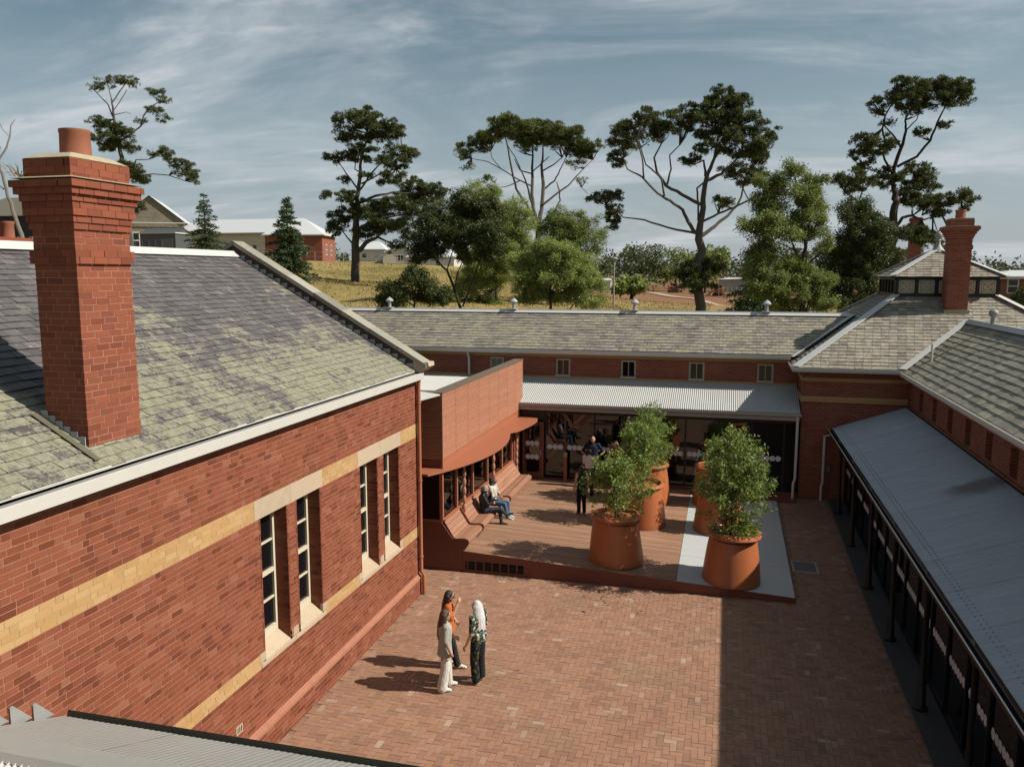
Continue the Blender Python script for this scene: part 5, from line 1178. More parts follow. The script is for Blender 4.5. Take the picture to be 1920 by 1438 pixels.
xs = np.concatenate([np.linspace(-3000, -260, 12), np.linspace(-240, 140, 96), np.linspace(160, 3000, 12)]); yss = np.concatenate([np.linspace(-400, 30, 8), np.linspace(36, 260, 76), np.linspace(280, 4000, 14)])
GXm, GYm = np.meshgrid(xs, yss, indexing='ij'); GZm = hill(GXm, GYm)
V = np.stack([GXm, GYm, GZm], -1).reshape(-1, 3); nyy = len(yss)
Q = np.array([[i * nyy + j, (i + 1) * nyy + j, (i + 1) * nyy + j + 1, i * nyy + j + 1] for i in range(len(xs) - 1) for j in range(nyy - 1)])
def grass_mat():
    t = NT('dry_grassland'); a = t.noise(.09, 6, .65); b = t.noise(1.4, 5, .7); c = t.noise(9, 3, .7)
    col = t.ramp(t.math('ADD', t.math('MULTIPLY', a, .65), t.math('MULTIPLY', b, .35)), [(.36, (.10, .11, .035)), (.46, (.24, .19, .07)), (.56, (.36, .27, .11)), (.66, (.30, .19, .10)), (.74, (.16, .075, .05))])
    s = t.n.new('ShaderNodeSeparateXYZ'); t.l.new(t.pos.outputs['Position'], s.inputs[0])
    # bare red soil of the works area to the right of the big field
    m = t.math('MULTIPLY', t.sstep(t.math('ADD', s.outputs[0], t.math('MULTIPLY', a, 24)), -22, -6), t.sstep(t.math('ADD', s.outputs[1], t.math('MULTIPLY', b, 20)), 105, 135))
    col = t.mix(t.math('MULTIPLY', m, .85), col, (.24, .115, .07))
    col = t.val(col, t.math('ADD', .7, t.math('MULTIPLY', c, .6))); return t.done(col, .95, 0, .1)
terr = link('grass_field', npmesh('grass_field', V, Q, grass_mat())); terr['kind'] = 'structure'; terr.data.polygons.foreach_set('use_smooth', [True] * len(terr.data.polygons))
tk = MB(); pts = [(-40, 168), (-26.5, 172), (-16, 166), (-6.8, 150), (1.6, 122), (6, 108)]
for i in range(len(pts) - 1):
    for s in range(6):
        a = (lerp(pts[i][0], pts[i + 1][0], s / 6), lerp(pts[i][1], pts[i + 1][1], s / 6)); b = (lerp(pts[i][0], pts[i + 1][0], (s + 1) / 6), lerp(pts[i][1], pts[i + 1][1], (s + 1) / 6)); q = []
        for (x, y), k in ((a, -2.2), (a, 2.2), (b, 2.2), (b, -2.2)): q.append((x, y + k, gz3(x, y + k) + .12))
        tk.add(q, [(0, 1, 2, 3)])
struct('gravel_track', tk, simple('pale_gravel', (.46, .34, .24), .95, na=.2))
dg_rs = np.random.default_rng(77)
n = 30000; gx_ = dg_rs.uniform(-62, -2, n); gy_ = dg_rs.uniform(60, 128, n); P = np.column_stack([gx_, gy_, hill(gx_, gy_) - .02])
Vg, Qg = blades(P, np.column_stack([dg_rs.normal(0, .3, n), dg_rs.normal(0, .3, n), np.ones(n)]), dg_rs.uniform(.08, .30, n), dg_rs.uniform(.05, .14, n), dg_rs)
go = link('dry_grass', npmesh('dry_grass', Vg, Qg, leaf_mat('dry_grass_blades', [(0, (.17, .15, .05)), (.5, (.34, .26, .10)), (.85, (.44, .34, .15)), (1, (.20, .09, .06))], .3)), None); go['kind'] = 'stuff'; go['label'] = 'tall dry yellow grass over the field behind the range'

# ------------------------------------------------------------------ TREES
AXR = np.array([math.cos(YAW), math.sin(YAW), 0.]); AXD = np.array([-math.sin(YAW), math.cos(YAW), 0.])
def tree(name, label, base, u, b0, limbs, clumps, leaf, bark=M_BARK, kind='pine', dens=1.0, lsize=1.0, seed=0, group=None, depth=.75):
    rs = np.random.default_rng(seed); rr = random.Random(seed); base = np.array(base, float); zg = gz3(base[0], base[1])
    zdiff = 0
    t = thing(name, label, 'tree', (base[0], base[1], zg), group); W = MB(); nodes = []
    def P(x, y, d): return base + AXR * ((x - b0[0]) * u) + AXD * d + np.array([0, 0, (b0[1] - y) * u])
    for li, lim in enumerate(limbs):
        d0 = 0.0; sl_ = 0 if li == 0 else rr.uniform(-.55, .55); acc = 0; pts, rad = [], []
        if li: # start depth from nearest known node
            x, y, r = lim[0]; nd = min(nodes, key=lambda q: (q[0] - x) ** 2 + (q[1] - y) ** 2); d0 = nd[2]
        for k, (x, y, r) in enumerate(lim):
            if k: acc += math.hypot(x - lim[k - 1][0], y - lim[k - 1][1]) * u
            d = d0 + sl_ * acc; nodes.append((x, y, d)); pts.append(P(x, y, d)); rad.append(max(r * u * .78, .03))
        if li == 0 and pts[0][2] > zg - .3: pts.insert(0, np.array([pts[0][0], pts[0][1], zg - .3])); rad.insert(0, rad[0] * 1.2)
        # subdivide with wobble
        sp, sr = [], []
        for k in range(len(pts) - 1):
            for s in range(3): 
                f = s / 3; sp.append(pts[k] * (1 - f) + pts[k + 1] * f + (rs.normal(size=3) * rad[k] * .22 if s else 0)); sr.append(rad[k] * (1 - f) + rad[k + 1] * f)
        sp.append(pts[-1]); sr.append(rad[-1]); W.tube(sp, sr, 8 if li == 0 else 6)
        if li == 0: sr[0] *= 1.25
    PV, PQ = [], []; parts_ = []
    for ci, cl_ in enumerate(clumps):
        cx, cy, rx, ry = cl_[:4]; rx *= 1.2; ry *= 1.28; dn = cl_[4] if len(cl_) > 4 else 1.0
        nd = min(nodes, key=lambda q: (q[0] - cx) ** 2 + (q[1] - cy) ** 2)
        dc = nd[2] + rr.uniform(-.4, .4) * rx * u; c = P(cx, cy, dc); R3 = (rx * u, rx * u * depth, ry * u)
        a0 = P(nd[0], nd[1], nd[2])
        for k in range(5 if kind == 'pine' else 3):
            e = c + AXR * R3[0] * rr.uniform(-.75, .75) + AXD * R3[1] * rr.uniform(-.6, .6) + np.array([0, 0, R3[2] * rr.uniform(-.5, .4)]); mid_ = (a0 + e) / 2 + np.array([0, 0, -.06 * np.linalg.norm(e - a0)])
            W.tube([a0, mid_, e], [.055 * lsize + .02, .035 * lsize + .01, .012], 4, cap=False)
        ns = max(7, int(7 + 14 * R3[0] * R3[2] / 2.0)); B = in_ball(ns, rs, .25); B[:, 2] = B[:, 2] * .9 + .08
        sub = c + (B[:, :1] * AXR) * R3[0] + (B[:, 1:2] * AXD) * R3[1] + B[:, 2:3] * np.array([0, 0, R3[2]])
        area = R3[0] * R3[2] * 3.14; m = int(area * (122 if kind == 'pine' else 92) * dens * dn / lsize ** 2) + 6
        idx = rs.integers(0, ns, m); sr_ = (.24 + .17 * min(R3)) * rs.uniform(.6, 1.1, (ns, 1))
        off = in_ball(m, rs, .3) * sr_[idx] * np.array([1.25, 1.25, .72 if kind == 'pine' else 1.0]); pt = sub[idx] + off
        if kind == 'pine':
            D0 = unit(off + np.array([0, 0, .25])) 
            for q in range(4):
                D = unit(D0 * .7 + rs.normal(size=(m, 3)) * .6 + np.array([0, 0, .25])); parts_.append(blades(pt, D, rs.uniform(.20, .42, m) * lsize, rs.uniform(.05, .095, m) * lsize, rs, .45))
        else:
            for q in range(3):
                D = rs.normal(size=(m, 3)) + (np.array([0, 0, -.9]) if kind == 'weep' else np.array([0, 0, .1])); parts_.append(blades(pt + rs.normal(size=(m, 3)) * .12, D, rs.uniform(.15, .30, m) * lsize, rs.uniform(.08, .145, m) * lsize * (.7 if kind == 'weep' else 1), rs, .5))
    part('trunk', W, bark, t, True)
    if parts_:
        V, Q = join(parts_); link('crown', npmesh('crown', V, Q, leaf), t)
    return t
tree('pine_tree', 'broad dark pine with thick leaning trunk standing alone in the yellow grass', (-45.28, 95, 7.09), .0177, (250, 1325),
 [[(250, 1335, 40), (258, 1100, 36), (265, 940, 30), (285, 780, 22), (290, 660, 17), (305, 520, 13), (330, 420, 9), (370, 300, 6)], [(285, 1100, 24), (340, 1045, 19), (430, 1010, 12), (520, 1050, 7), (570, 1090, 4)], [(245, 1060, 9), (190, 1000, 6), (150, 950, 4)], [(295, 770, 14), (400, 720, 11), (520, 690, 8), (700, 700, 5), (800, 720, 3)], [(300, 765, 10), (420, 750, 7), (560, 740, 5)], [(292, 690, 11), (370, 580, 8), (450, 500, 6), (600, 440, 4)], [(310, 640, 8), (450, 570, 6), (560, 540, 4)], [(287, 680, 9), (220, 590, 7), (170, 520, 4), (140, 480, 3)], [(300, 560, 7), (265, 540, 5), (270, 480, 3)], [(280, 800, 6), (200, 740, 5), (110, 705, 3), (75, 745, 2)], [(270, 960, 12), (380, 900, 9), (520, 880, 6), (640, 860, 4)]],
 [(350, 175, 90, 45), (250, 240, 110, 50), (380, 235, 150, 60), (500, 290, 110, 60), (220, 310, 110, 45), (400, 320, 110, 40), (560, 300, 50, 40), (240, 450, 150, 38), (120, 460, 70, 35), (340, 410, 90, 30), (590, 410, 110, 45), (640, 450, 55, 30), (470, 490, 110, 28), (560, 520, 120, 35), (560, 620, 120, 45), (700, 640, 110, 40), (800, 680, 95, 55), (650, 720, 130, 45), (770, 760, 110, 55), (620, 800, 110, 45), (520, 790, 110, 45), (700, 850, 100, 40), (240, 740, 90, 32), (80, 745, 40, 32), (220, 790, 50, 45, .6), (230, 850, 150, 45), (130, 890, 75, 45), (400, 830, 150, 60), (470, 900, 120, 55), (600, 930, 110, 45), (340, 980, 90, 40), (460, 960, 100, 45), (100, 950, 55, 50), (180, 610, 35, 25), (560, 1090, 60, 40, .7), (640, 1010, 55, 50, .6), (330, 590, 60, 25, .6)], M_PINE, seed=1, group='tall pines on the skyline')
tree('stone_pine', 'umbrella-shaped stone pine with several bare upright stems rising behind green trees', (-20.95, 92, 5.64), .01534, (680, 1420),
 [[(680, 1440, 40), (680, 1040, 32), (675, 900, 30)], [(665, 905, 24), (640, 780, 18), (632, 600, 15), (632, 450, 12), (640, 360, 9), (640, 260, 5)], [(690, 885, 24), (700, 780, 19), (715, 600, 17), (705, 470, 13), (715, 360, 9), (720, 260, 5)], [(655, 890, 16), (590, 760, 13), (510, 650, 11), (480, 530, 9), (455, 400, 7), (430, 310, 5)], [(640, 800, 11), (600, 640, 9), (560, 540, 7), (500, 420, 5), (440, 340, 4)], [(700, 875, 13), (790, 800, 10), (840, 710, 8), (830, 620, 6), (815, 570, 4)], [(710, 745, 12), (790, 680, 10), (900, 600, 8), (960, 530, 6), (1020, 470, 4), (1090, 400, 3)], [(718, 625, 10), (800, 560, 8), (840, 480, 6), (890, 380, 4)], [(632, 600, 9), (520, 550, 7), (400, 480, 6), (300, 430, 5), (180, 410, 3)], [(540, 560, 6), (450, 600, 4), (380, 610, 3), (340, 570, 3)], [(715, 480, 8), (800, 430, 6), (860, 380, 4)], [(632, 500, 8), (540, 470, 6), (500, 390, 4)], [(640, 480, 6), (700, 430, 5), (760, 380, 4)], [(400, 480, 4), (330, 400, 4), (320, 350, 3)], [(960, 530, 4), (1000, 610, 3), (1050, 660, 2)]],
 [(620, 130, 90, 32), (700, 125, 90, 32), (570, 215, 120, 38), (730, 200, 130, 42), (280, 265, 100, 38), (860, 245, 110, 40), (440, 255, 110, 34), (1050, 340, 60, 40, .8), (540, 170, 120, 40), (800, 150, 100, 40), (650, 190, 170, 45), (430, 205, 100, 40), (900, 200, 110, 45), (320, 240, 110, 42), (500, 240, 130, 36), (780, 230, 150, 40), (960, 250, 90, 50), (220, 285, 90, 38), (390, 290, 100, 32), (130, 350, 60, 40, .7), (100, 400, 50, 28, .6), (640, 270, 130, 30, .7), (860, 290, 110, 36, .8), (1000, 320, 90, 45), (1100, 310, 55, 40, .7), (1020, 360, 70, 35, .8), (240, 340, 80, 30, .6), (560, 310, 90, 25, .5), (960, 430, 80, 40, .35), (160, 480, 50, 24, .25), (310, 560, 60, 30, .35), (1010, 560, 40, 25, .25)], M_PINE2, seed=2, dens=1.1, group='tall pines on the skyline')
tree('spreading_pine', 'tallest spreading pine with bare forked limbs rising behind the verandah range', (-2.91, 90, 3.09), .01751, (685, 1450),
 [[(685, 1470, 42), (680, 1150, 35), (672, 950, 31), (680, 850, 24), (690, 720, 20), (705, 600, 17), (740, 500, 12), (790, 420, 9)], [(650, 915, 16), (600, 850, 14), (560, 780, 12), (480, 730, 11), (400, 690, 9), (300, 600, 8), (210, 560, 5), (180, 500, 4)], [(655, 915, 11), (480, 880, 8), (340, 835, 7), (215, 820, 5), (180, 780, 4), (110, 750, 3), (60, 720, 3)], [(675, 745, 15), (560, 690, 13), (460, 640, 12), (400, 560, 9), (380, 480, 7), (420, 400, 5)], [(465, 635, 8), (490, 540, 6), (480, 460, 5), (540, 400, 4)], [(440, 705, 8), (420, 600, 6), (330, 520, 5), (300, 420, 4)], [(310, 605, 7), (290, 500, 5), (250, 400, 4)], [(665, 840, 8), (650, 740, 7), (630, 660, 7), (690, 610, 7)], [(690, 930, 17), (780, 870, 14), (860, 810, 12), (930, 740, 10), (960, 680, 8), (980, 600, 6), (1010, 540, 4)], [(695, 845, 10), (780, 800, 9), (860, 770, 8), (960, 720, 7), (1040, 680, 4)], [(710, 605, 15), (790, 570, 12), (840, 520, 9), (900, 450, 6)], [(700, 580, 10), (700, 480, 7), (640, 500, 4)], [(745, 500, 9), (760, 400, 6), (780, 300, 5), (790, 160, 4)], [(940, 720, 5), (905, 640, 4), (880, 600, 3)], [(205, 825, 4), (160, 880, 3)]],
 [(780, 92, 58, 26), (800, 150, 130, 45), (720, 175, 80, 45), (890, 150, 60, 40), (860, 220, 120, 55), (960, 245, 45, 35), (600, 215, 100, 45), (680, 260, 100, 50), (560, 280, 80, 38), (420, 265, 80, 40), (290, 280, 60, 35), (380, 310, 90, 40), (220, 330, 85, 40), (150, 370, 45, 35), (180, 430, 75, 45), (150, 490, 45, 30), (170, 535, 40, 25), (440, 345, 70, 35), (320, 370, 80, 28, .6), (720, 320, 100, 50), (820, 300, 110, 50), (880, 360, 90, 50), (1020, 330, 85, 50), (1080, 370, 45, 35), (980, 410, 90, 50), (1070, 450, 50, 45), (960, 470, 80, 40), (940, 530, 90, 36), (860, 585, 40, 28), (620, 475, 52, 40), (720, 420, 70, 45), (800, 420, 60, 40), (860, 470, 45, 25), (820, 745, 45, 35), (780, 720, 35, 18), (1060, 560, 70, 45), (1010, 600, 60, 35), (150, 700, 65, 38), (165, 790, 52, 30), (150, 850, 36, 55), (60, 715, 60, 30), (680, 1150, 130, 60), (640, 1220, 100, 55), (760, 1130, 65, 65), (600, 1150, 60, 40), (700, 1230, 70, 40)], M_PINE, seed=3, group='tall pines on the skyline')
tree('wind_pine', 'dark tiered pine with twisted crown rising behind the pavilion lantern', (16.34, 95, 6.26), .01704, (1005, 1330),
 [[(1005, 1345, 46), (1010, 1100, 40), (1025, 930, 34), (1030, 800, 29), (1030, 720, 24), (1000, 660, 18), (1010, 580, 16), (1040, 470, 14), (1070, 350, 10), (1060, 290, 7)], [(1030, 565, 13), (1130, 510, 11), (1190, 420, 10), (1210, 320, 8), (1240, 230, 5)], [(1005, 605, 10), (930, 530, 8), (895, 470, 7), (905, 430, 6)], [(1045, 450, 9), (980, 370, 6), (920, 320, 4)], [(905, 430, 8), (870, 360, 7), (870, 290, 6), (910, 200, 4)], [(1015, 895, 16), (900, 855, 13), (780, 820, 11), (740, 790, 9), (690, 760, 7), (640, 740, 5)], [(745, 790, 6), (760, 730, 5), (720, 690, 4)], [(1040, 940, 15), (1100, 870, 12), (1180, 855, 10), (1260, 880, 7), (1350, 860, 5), (1430, 850, 4)], [(1035, 725, 10), (1130, 700, 7), (1200, 660, 5)], [(1000, 670, 6), (940, 690, 4), (920, 660, 3)], [(1070, 350, 5), (1120, 290, 4), (1130, 200, 3)], [(1260, 850, 5), (1400, 790, 4), (1500, 750, 3)], [(960, 620, 6), (870, 590, 4), (820, 580, 3)]],
 [(930, 115, 50, 24), (1010, 135, 90, 36), (1110, 125, 90, 42), (1210, 100, 90, 36), (1320, 105, 75, 32), (1180, 180, 120, 50), (1290, 200, 80, 55), (1340, 160, 50, 40), (960, 190, 85, 42), (870, 225, 60, 35), (790, 208, 48, 18), (830, 270, 36, 18), (1070, 230, 80, 35), (1270, 340, 45, 16), (1140, 380, 50, 24), (950, 310, 40, 20, .6), (750, 445, 75, 40), (850, 435, 80, 36), (950, 465, 70, 32), (830, 500, 85, 34), (750, 500, 30, 30), (815, 575, 58, 30), (940, 590, 45, 22), (1030, 640, 50, 45), (960, 660, 60, 34), (1180, 585, 85, 45), (1250, 620, 50, 35), (1210, 680, 95, 50), (1120, 740, 75, 45), (1190, 780, 95, 50), (1290, 770, 90, 38), (1390, 785, 90, 34), (1480, 745, 85, 38), (1545, 735, 40, 36), (1540, 810, 30, 26), (1400, 830, 80, 24), (690, 660, 90, 45), (620, 680, 50, 40), (810, 665, 45, 32), (700, 720, 60, 24), (1110, 975, 100, 50), (1220, 965, 85, 42), (900, 1030, 120, 55), (980, 1110, 130, 75), (850, 1110, 90, 60), (1590, 1010, 48, 26), (1380, 1000, 40, 55), (1290, 1010, 60, 50), (900, 1200, 110, 70)], M_PINE, M_BARK_D, seed=4, group='tall pines on the skyline')
tree('thin_pine', 'sparse pine with a see-through crown rising behind the tall chimney', (-90.33, 110, 12.16), .02087, (985, 1300),
 [[(985, 1310, 28), (965, 850, 23), (955, 640, 20), (930, 500, 16), (918, 390, 13), (912, 280, 9), (905, 220, 6)], [(914, 365, 8), (870, 260, 6), (800, 190, 4), (760, 150, 3)], [(912, 245, 6), (960, 160, 5), (1010, 90, 3)], [(905, 225, 5), (880, 150, 4), (860, 80, 2)], [(922, 335, 5), (990, 310, 3), (1020, 320, 2)], [(915, 305, 4), (955, 240, 4), (1000, 150, 3)], [(945, 520, 8), (1030, 450, 7), (1075, 400, 7), (1080, 320, 6), (1120, 250, 5), (1180, 200, 4)], [(970, 800, 8), (1060, 720, 6), (1100, 670, 5), (1220, 675, 4)], [(975, 800, 7), (1060, 770, 6), (1180, 760, 5), (1300, 770, 5), (1420, 810, 4)]],
 [(880, 75, 110, 32, .45), (770, 140, 55, 28, .45), (1000, 85, 80, 32, .45), (1050, 115, 40, 24, .4), (830, 120, 70, 24, .3), (1140, 145, 65, 32, .7), (1205, 195, 45, 34, .6), (1150, 280, 65, 30, .6), (1195, 335, 55, 28, .5), (1080, 370, 45, 20, .5), (800, 390, 62, 45), (880, 430, 85, 45), (860, 510, 105, 45), (980, 480, 75, 40), (960, 560, 110, 42), (840, 575, 65, 34), (1050, 750, 75, 55), (1085, 800, 55, 40), (1000, 700, 50, 30), (1310, 640, 80, 42), (1380, 690, 75, 40), (1425, 745, 65, 36), (1480, 800, 48, 40), (1062, 1000, 45, 45)], M_PINE, seed=5, group='tall pines on the skyline')
tree('bare_tree', 'bare half-dead gum tree with crooked grey limbs at the far left edge', (-85.8, 85, 12.21), .01677, (170, 1250),
 [[(170, 1260, 24), (130, 1080, 19), (85, 920, 15), (60, 760, 13), (35, 660, 10)], [(38, 660, 9), (85, 560, 8), (100, 480, 7), (95, 400, 5), (120, 350, 3)], [(32, 660, 8), (0, 620, 6), (-60, 540, 5), (-80, 400, 3)], [(40, 570, 5), (0, 460, 4), (-20, 380, 3)], [(62, 870, 7), (0, 800, 5), (-70, 720, 4)], [(100, 490, 3), (70, 430, 3), (62, 350, 2)]], [(-10, 240, 45, 35, .5), (-60, 330, 60, 40, .5)], M_MIDLEAF, simple('grey_dead_wood', (.20, .17, .15), .95), 'leaf', seed=6)
tree('pepper_tree', 'dark dense peppercorn tree with forked leaning trunk just behind the slate ridge', (-20.31, 62, 5.42), .01016, (700, 1000),
 [[(700, 1060, 18), (640, 850, 14), (580, 700, 11), (480, 600, 7)], [(640, 830, 8), (665, 720, 6), (720, 600, 4)], [(700, 980, 10), (780, 800, 8), (850, 600, 5)], [(580, 700, 7), (640, 500, 5), (700, 300, 4)]],
 [(720, 190, 130, 70), (640, 290, 190, 100), (850, 280, 160, 110), (520, 390, 170, 110), (700, 430, 230, 110), (400, 470, 110, 90), (900, 420, 130, 110), (330, 600, 55, 55), (430, 560, 120, 50), (760, 570, 150, 60), (930, 560, 90, 70)], M_DARKLEAF, M_BARK_D, 'leaf', 2.0, .72, seed=7)
tree('garden_shrub', 'low dark shrub spreading behind the slate ridge left of the pepper tree', (-22.8, 58, 5.5), .0096, (400, 1010),
 [[(400, 1060, 12), (390, 900, 8), (370, 780, 5)], [(395, 980, 8), (250, 880, 5)], [(400, 950, 8), (520, 850, 5)]],
 [(400, 750, 110, 60), (500, 830, 140, 70), (230, 850, 85, 50), (330, 920, 190, 60), (560, 920, 120, 60), (150, 950, 90, 50)], M_DARKLEAF, M_BARK_D, 'leaf', 1.8, .7, seed=8)
tree('willow_tree', 'light green weeping tree with rounded crown between the pepper tree and stone pine', (-21.18, 75, 4.87), .01215, (965, 1000),
 [[(965, 1040, 22), (960, 850, 16), (970, 650, 12), (1040, 400, 7)], [(960, 800, 9), (880, 500, 6), (850, 200, 4)]],
 [(840, 90, 110, 55, .8), (920, 140, 70, 70), (860, 200, 110, 90), (930, 280, 100, 90), (720, 880, 140, 90), (860, 930, 160, 60), (1080, 250, 140, 90), (1130, 380, 130, 110), (1020, 380, 110, 110), (1000, 560, 170, 110), (1130, 530, 110, 110), (850, 640, 160, 110), (900, 780, 170, 90), (1060, 700, 120, 90), (760, 760, 110, 100)], M_LIGHTLEAF, M_BARK, 'weep', 1.7, .8, seed=9)
tree('feathery_tree', 'feathery green tree with drooping outer twigs left of the street lamp', (-14.26, 80, 4.74), .01263, (1600, 1000),
 [[(1600, 1040, 20), (1580, 800, 14), (1540, 550, 9), (1500, 380, 6)], [(1580, 760, 8), (1700, 560, 6), (1760, 420, 4)]],
 [(1480, 310, 130, 70), (1600, 350, 95, 80), (1420, 400, 130, 80), (1530, 440, 150, 90), (1640, 500, 100, 120), (1480, 560, 140, 90), (1600, 660, 120, 100), (1760, 390, 65, 90, .5), (1740, 520, 60, 90, .45), (1400, 330, 70, 60)], M_MIDLEAF, M_BARK, 'weep', 1.6, .8, seed=10)
tree('young_tree', 'bright bushy young tree in front, its low boughs spreading over the ridge', (-12.73, 60, 5.58), .00956, (1390, 1000),
 [[(1390, 1060, 14), (1385, 850, 11), (1390, 700, 7), (1400, 560, 4)], [(1388, 880, 6), (1250, 780, 4)], [(1388, 860, 6), (1550, 740, 4), (1650, 700, 3)], [(1530, 1010, 6), (1600, 930, 5), (1720, 870, 3)]],
 [(1400, 560, 160, 80), (1300, 640, 150, 90), (1510, 660, 170, 100), (1220, 740, 130, 90), (1400, 760, 180, 90), (1620, 770, 150, 80), (1740, 820, 110, 75), (1230, 890, 120, 70), (1400, 880, 170, 80), (1560, 880, 140, 60), (1700, 940, 120, 50, .7), (1150, 640, 70, 70)], M_LIGHTLEAF, M_BARK_D, 'leaf', 1.7, .6, seed=11)
tree('leafy_poplar', 'tall many-stemmed leafy tree behind the range, between spreading pine and pavilion', (5.06, 60, 5.58), .0074, (740, 1360),
 [[(740, 1420, 34), (740, 900, 26), (735, 700, 18), (680, 500, 9), (640, 250, 5)], [(735, 920, 14), (640, 780, 11), (560, 600, 7), (400, 400, 5)], [(745, 950, 14), (900, 800, 10), (1000, 650, 6)], [(735, 720, 10), (790, 500, 7), (800, 250, 5)], [(640, 790, 8), (400, 700, 6), (200, 640, 4)]],
 [(540, 70, 120, 50), (380, 170, 120, 70), (420, 270, 140, 90), (330, 380, 130, 90), (440, 420, 110, 80, .6), (170, 610, 130, 80, .8), (300, 560, 120, 80), (460, 620, 170, 100), (790, 150, 120, 65), (720, 280, 140, 90), (800, 400, 120, 90), (720, 500, 140, 90), (820, 600, 120, 80), (640, 640, 110, 80), (360, 790, 140, 80), (250, 860, 90, 80, .8), (620, 960, 170, 80), (800, 1040, 120, 80), (560, 1080, 180, 80), (700, 1180, 190, 80), (450, 1200, 150, 80), (640, 1290, 190, 70), (880, 1220, 100, 80), (950, 1100, 110, 90), (980, 1280, 120, 70), (900, 760, 90, 70, .7), (260, 1000, 90, 80), (300, 1150, 120, 90)], M_MIDLEAF, M_BARK_D, 'leaf', 1.9, .62, seed=12)
tree('dense_tree', 'dense darker tree hugging the trunk of the tiered pine left of the pavilion', (8.96, 66, 5.36), .00781, (1200, 1360),
 [[(1200, 1420, 30), (1190, 1050, 22), (1180, 800, 14), (1220, 500, 7)], [(1190, 1000, 12), (1350, 800, 8), (1400, 600, 4)]],
 [(1240, 350, 110, 55), (1140, 410, 110, 60), (1330, 440, 120, 70), (1220, 520, 160, 80), (1400, 560, 100, 70), (1180, 660, 170, 90), (1350, 700, 130, 90), (1080, 800, 130, 90, .8), (1250, 840, 180, 100), (1400, 900, 100, 90), (1120, 960, 160, 100), (1300, 1020, 170, 100), (1180, 1140, 200, 100), (1000, 1200, 130, 90), (1380, 1160, 120, 90), (1150, 1270, 200, 70), (1000, 1020, 110, 80), (960, 900, 80, 60, .6)], M_DARKLEAF, M_BARK_D, 'leaf', 1.9, .65, seed=13)
def conifer(name, label, base, h, r, mat, seed, tiers=13, drop=.35, dens=1.0):
    rs = np.random.default_rng(seed); b = np.array([base[0], base[1], gz3(*base)]); t = thing(name, label, 'tree', tuple(b)); W = MB()
    W.tube([b, b + np.array([0, 0, h * .6]), b + np.array([0, 0, h])], [h * .022, h * .012, .02], 8); ps = []
    for k in range(tiers):
        f0 = .06 + .92 * k / (tiers - 1); f = f0; rr = r * (1 - f) ** .82 * rs.uniform(.85, 1.12) + .12; nb = max(5, int(11 * (1 - f) + 4))
        for q in range(nb):
            a = 6.28 * (q + rs.random() * .6) / nb + k; L = rr * rs.uniform(.5, 1.2); f = min(.985, f0 + rs.uniform(-.5, .5) / tiers); s = b + np.array([0, 0, h * f]); d = np.array([math.cos(a), math.sin(a), 0]); e = s + d * L + np.array([0, 0, -L * drop * rs.uniform(.4, 1)])
            W.tube([s, (s + e) / 2 + np.array([0, 0, .05 * L]), e], [.05, .035, .012], 4, cap=False); m = int((20 + 46 * L) * dens)
            tt = rs.uniform(.12, 1.03, (m, 1)); P = s + (e - s) * tt + rs.normal(size=(m, 3)) * np.array([.16, .16, .07]) * (1.2 - tt * .6); sd_ = np.cross(d, [0, 0, 1]); P = P + sd_ * rs.normal(0, .16, (m, 1)) * L * .6
            ps.append(blades(P, d * .8 + rs.normal(size=(m, 3)) * .5 + np.array([0, 0, -.15]), rs.uniform(.2, .42, m), rs.uniform(.06, .13, m), rs))
    part('trunk', W, M_BARK_D, t, True); V, Q = join(ps); link('crown', npmesh('crown', V, Q, mat), t)
conifer('spruce_tree', 'small open conical conifer in front of the long cream house', (-66.5, 95), 8.6, 2.9, M_CONIFER, 31, 12, .18, .8)
conifer('dark_spruce', 'dark layered conifer standing before the red brick house', (-45.9, 80), 8.9, 3.0, M_CONIFER, 32, 15, .25, 1.3)
conifer('cedar_tree', 'low broad cedar with drooping tiers beside the dirt works', (2.75, 75), 6.4, 3.6, M_CONIFER, 33, 11, .30, 1.2)
